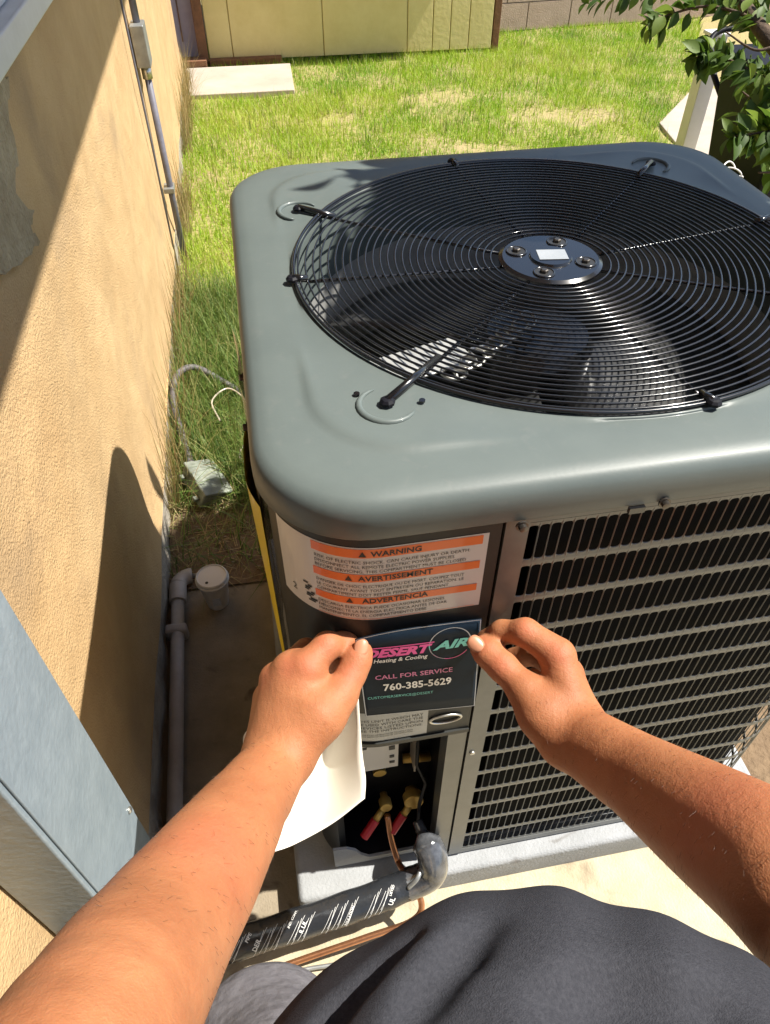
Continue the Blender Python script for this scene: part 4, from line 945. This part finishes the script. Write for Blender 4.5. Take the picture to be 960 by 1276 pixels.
# ---------------------------------------------------------------- tree on the right
tr = empty('tree', (2.0, .75, 0), 'leafy tree whose branches hang into the top right corner', 'tree')
def limb(pts, r0, r1, name='branch', seg=12):
    pp = smoothpath(pts, 8); n = len(pp); return MB().tube(pp, [r0+(r1-r0)*i/(n-1) for i in range(n)], seg).build(name, M['bark'], tr, smooth=True)
limb([(2.0, .75, -.02), (1.97, .8, .6), (1.9, .78, 1.2), (1.85, .7, 1.9), (1.7, .6, 2.8)], .085, .045, 'trunk', 16)
b1 = [P(1100, 230, 1.95), P(1010, 110, 1.95), P(955, 45, 1.98), P(925, 0, 2.05), P(900, -60, 2.1)]
limb([(1.93, .8, .80)]+b1, .032, .012)
twigs = [[P(955, 45, 1.98), P(930, 20, 2.0), P(880, 8, 2.05), P(830, 20, 2.1), P(805, 32, 2.12)],
         [P(925, 0, 2.05), P(860, -15, 2.1), P(790, -10, 2.15), P(735, 0, 2.2)],
         [P(1010, 110, 1.95), P(960, 100, 1.95), P(920, 80, 2.0), P(885, 65, 2.02), P(868, 72, 2.02)],
         [P(1040, 150, 1.9), P(990, 160, 1.85), P(950, 165, 1.85), P(915, 170, 1.85)],
         [P(1060, 190, 1.9), P(1010, 215, 1.8), P(975, 215, 1.78), P(945, 215, 1.78)],
         [P(1000, 95, 1.95), P(975, 60, 1.9), P(940, 62, 1.9), P(905, 40, 1.95)],
         [P(1010, 110, 1.95), P(975, 130, 1.9), P(945, 128, 1.9), P(920, 110, 1.92)]]
for t in twigs: limb(t, .006, .002, 'twig', 6)
def leafshape(n=9):
    v = []; f = []
    for i in range(n):
        t = i/(n-1); w_ = .30*math.sin(math.pi*t**.85)*(1-.25*t); z = .10*math.sin(t*2.4)
        v += [(-w_, t, z+abs(w_)*.35), (0, t, z), (w_, t, z+abs(w_)*.35)]
    for i in range(n-1):
        a = i*3; f += [(a, a+1, a+4, a+3), (a+1, a+2, a+5, a+4)]
    return v, f
lv, lf = leafshape(7)
lmes = []
for k in range(5):
    me = bpy.data.meshes.new('leaf'); me.from_pydata(lv, [], lf); me.polygons.foreach_set('use_smooth', [True]*len(lf)); me.materials.append(M['leaf'])
    at = me.attributes.new('tint', 'FLOAT', 'POINT'); at.data.foreach_set('value', [(.05, .25, .45, .7, .95)[k]]*len(lv)); lmes.append(me)
def leaf(p, d, size, k):
    o = bpy.data.objects.new('leaf', lmes[k]); col.objects.link(o); o.parent = tr
    d = Vector(d).normalized(); q = d.to_track_quat('Y', 'Z').to_matrix().to_4x4() @ Matrix.Rotation(random.uniform(-1.2, 1.2), 4, 'Y')
    o.matrix_local = Matrix.Translation(Vector(p)-tr.location) @ q @ Matrix.Diagonal((size, size, size, 1))
cnt = 0
for ti, t in enumerate(twigs):
    pp = smoothpath(t, 14)
    for i in range(4, len(pp)):
        for s_ in (-1, 1):
            if cnt > 290 or random.random() < (.45 if ti in (0, 1) else .08): continue
            d = pp[min(i+1, len(pp)-1)]-pp[i-1]; d = d/np.linalg.norm(d); sd = np.cross(d, -_f)*s_
            dv = d*.5+sd*.9+np.array([random.uniform(-.3, .3), random.uniform(-.3, .3), random.uniform(-.6, .1)])
            leaf(pp[i]+np.array([random.uniform(-.015, .015) for _ in range(3)]), dv, random.uniform(.04, .072), min(4, int(random.random()**1.4*5))); cnt += 1
# denser foliage out to the right and the crown above
def joined_leaves(name, centers, n, spread, size):
    V = []; F = []; T = []; base = np.array(lv); k = len(lv)
    for i in range(n):
        c = centers[i % len(centers)]; p_ = np.array(c[0])+rng.normal(0, 1, 3)*c[1]*spread
        d = Vector(rng.normal(0, 1, 3)+np.array([0, 0, -.5])).normalized(); q = np.array(d.to_track_quat('Y', 'Z').to_matrix() @ Matrix.Rotation(random.uniform(-2, 2), 3, 'Y'))
        s_ = size*random.uniform(.7, 1.3); V.append(p_+s_*base@q.T); F += [tuple(x+i*k for x in f_) for f_ in lf]; T += [random.random()**1.3]*k
    V = np.concatenate(V); me = bpy.data.meshes.new(name); me.from_pydata([tuple(x) for x in V], [], F); me.materials.append(M['leaf'])
    at = me.attributes.new('tint', 'FLOAT', 'POINT'); at.data.foreach_set('value', T)
    o = bpy.data.objects.new(name, me); col.objects.link(o); o.parent = tr; o.matrix_parent_inverse = Matrix.Translation(tr.location).inverted(); o['kind'] = 'stuff'; return o
joined_leaves('hanging_foliage', [(P(1005, 60, 2.0), .07), (P(1005, 150, 1.95), .06), (P(955, 165, 1.95), .02), (P(975, 15, 2.05), .05), (P(1010, 220, 1.85), .05), (P(930, -5, 2.1), .035), (P(955, 115, 1.9), .02)], 300, 1, .06)
cc = []
for i in range(26):
    # crown centred so that its shade falls over the rear of the unit
    z = random.uniform(1.95, 2.5); a_, b_ = random.uniform(-.03, .62), random.uniform(.20, .52)
    cc.append(((a_+(z-1.06)*SUN.x/SUN.z, b_+(z-1.06)*SUN.y/SUN.z, z), .07))
cc = [c for c in cc]
joined_leaves('crown', cc, 3000, 1, .10)
for c in cc[:12]: limb([(1.8, .68, 2.0), ((c[0][0]+1.8)/2, (c[0][1]+.68)/2, c[0][2]-.2), c[0]], .02, .006)
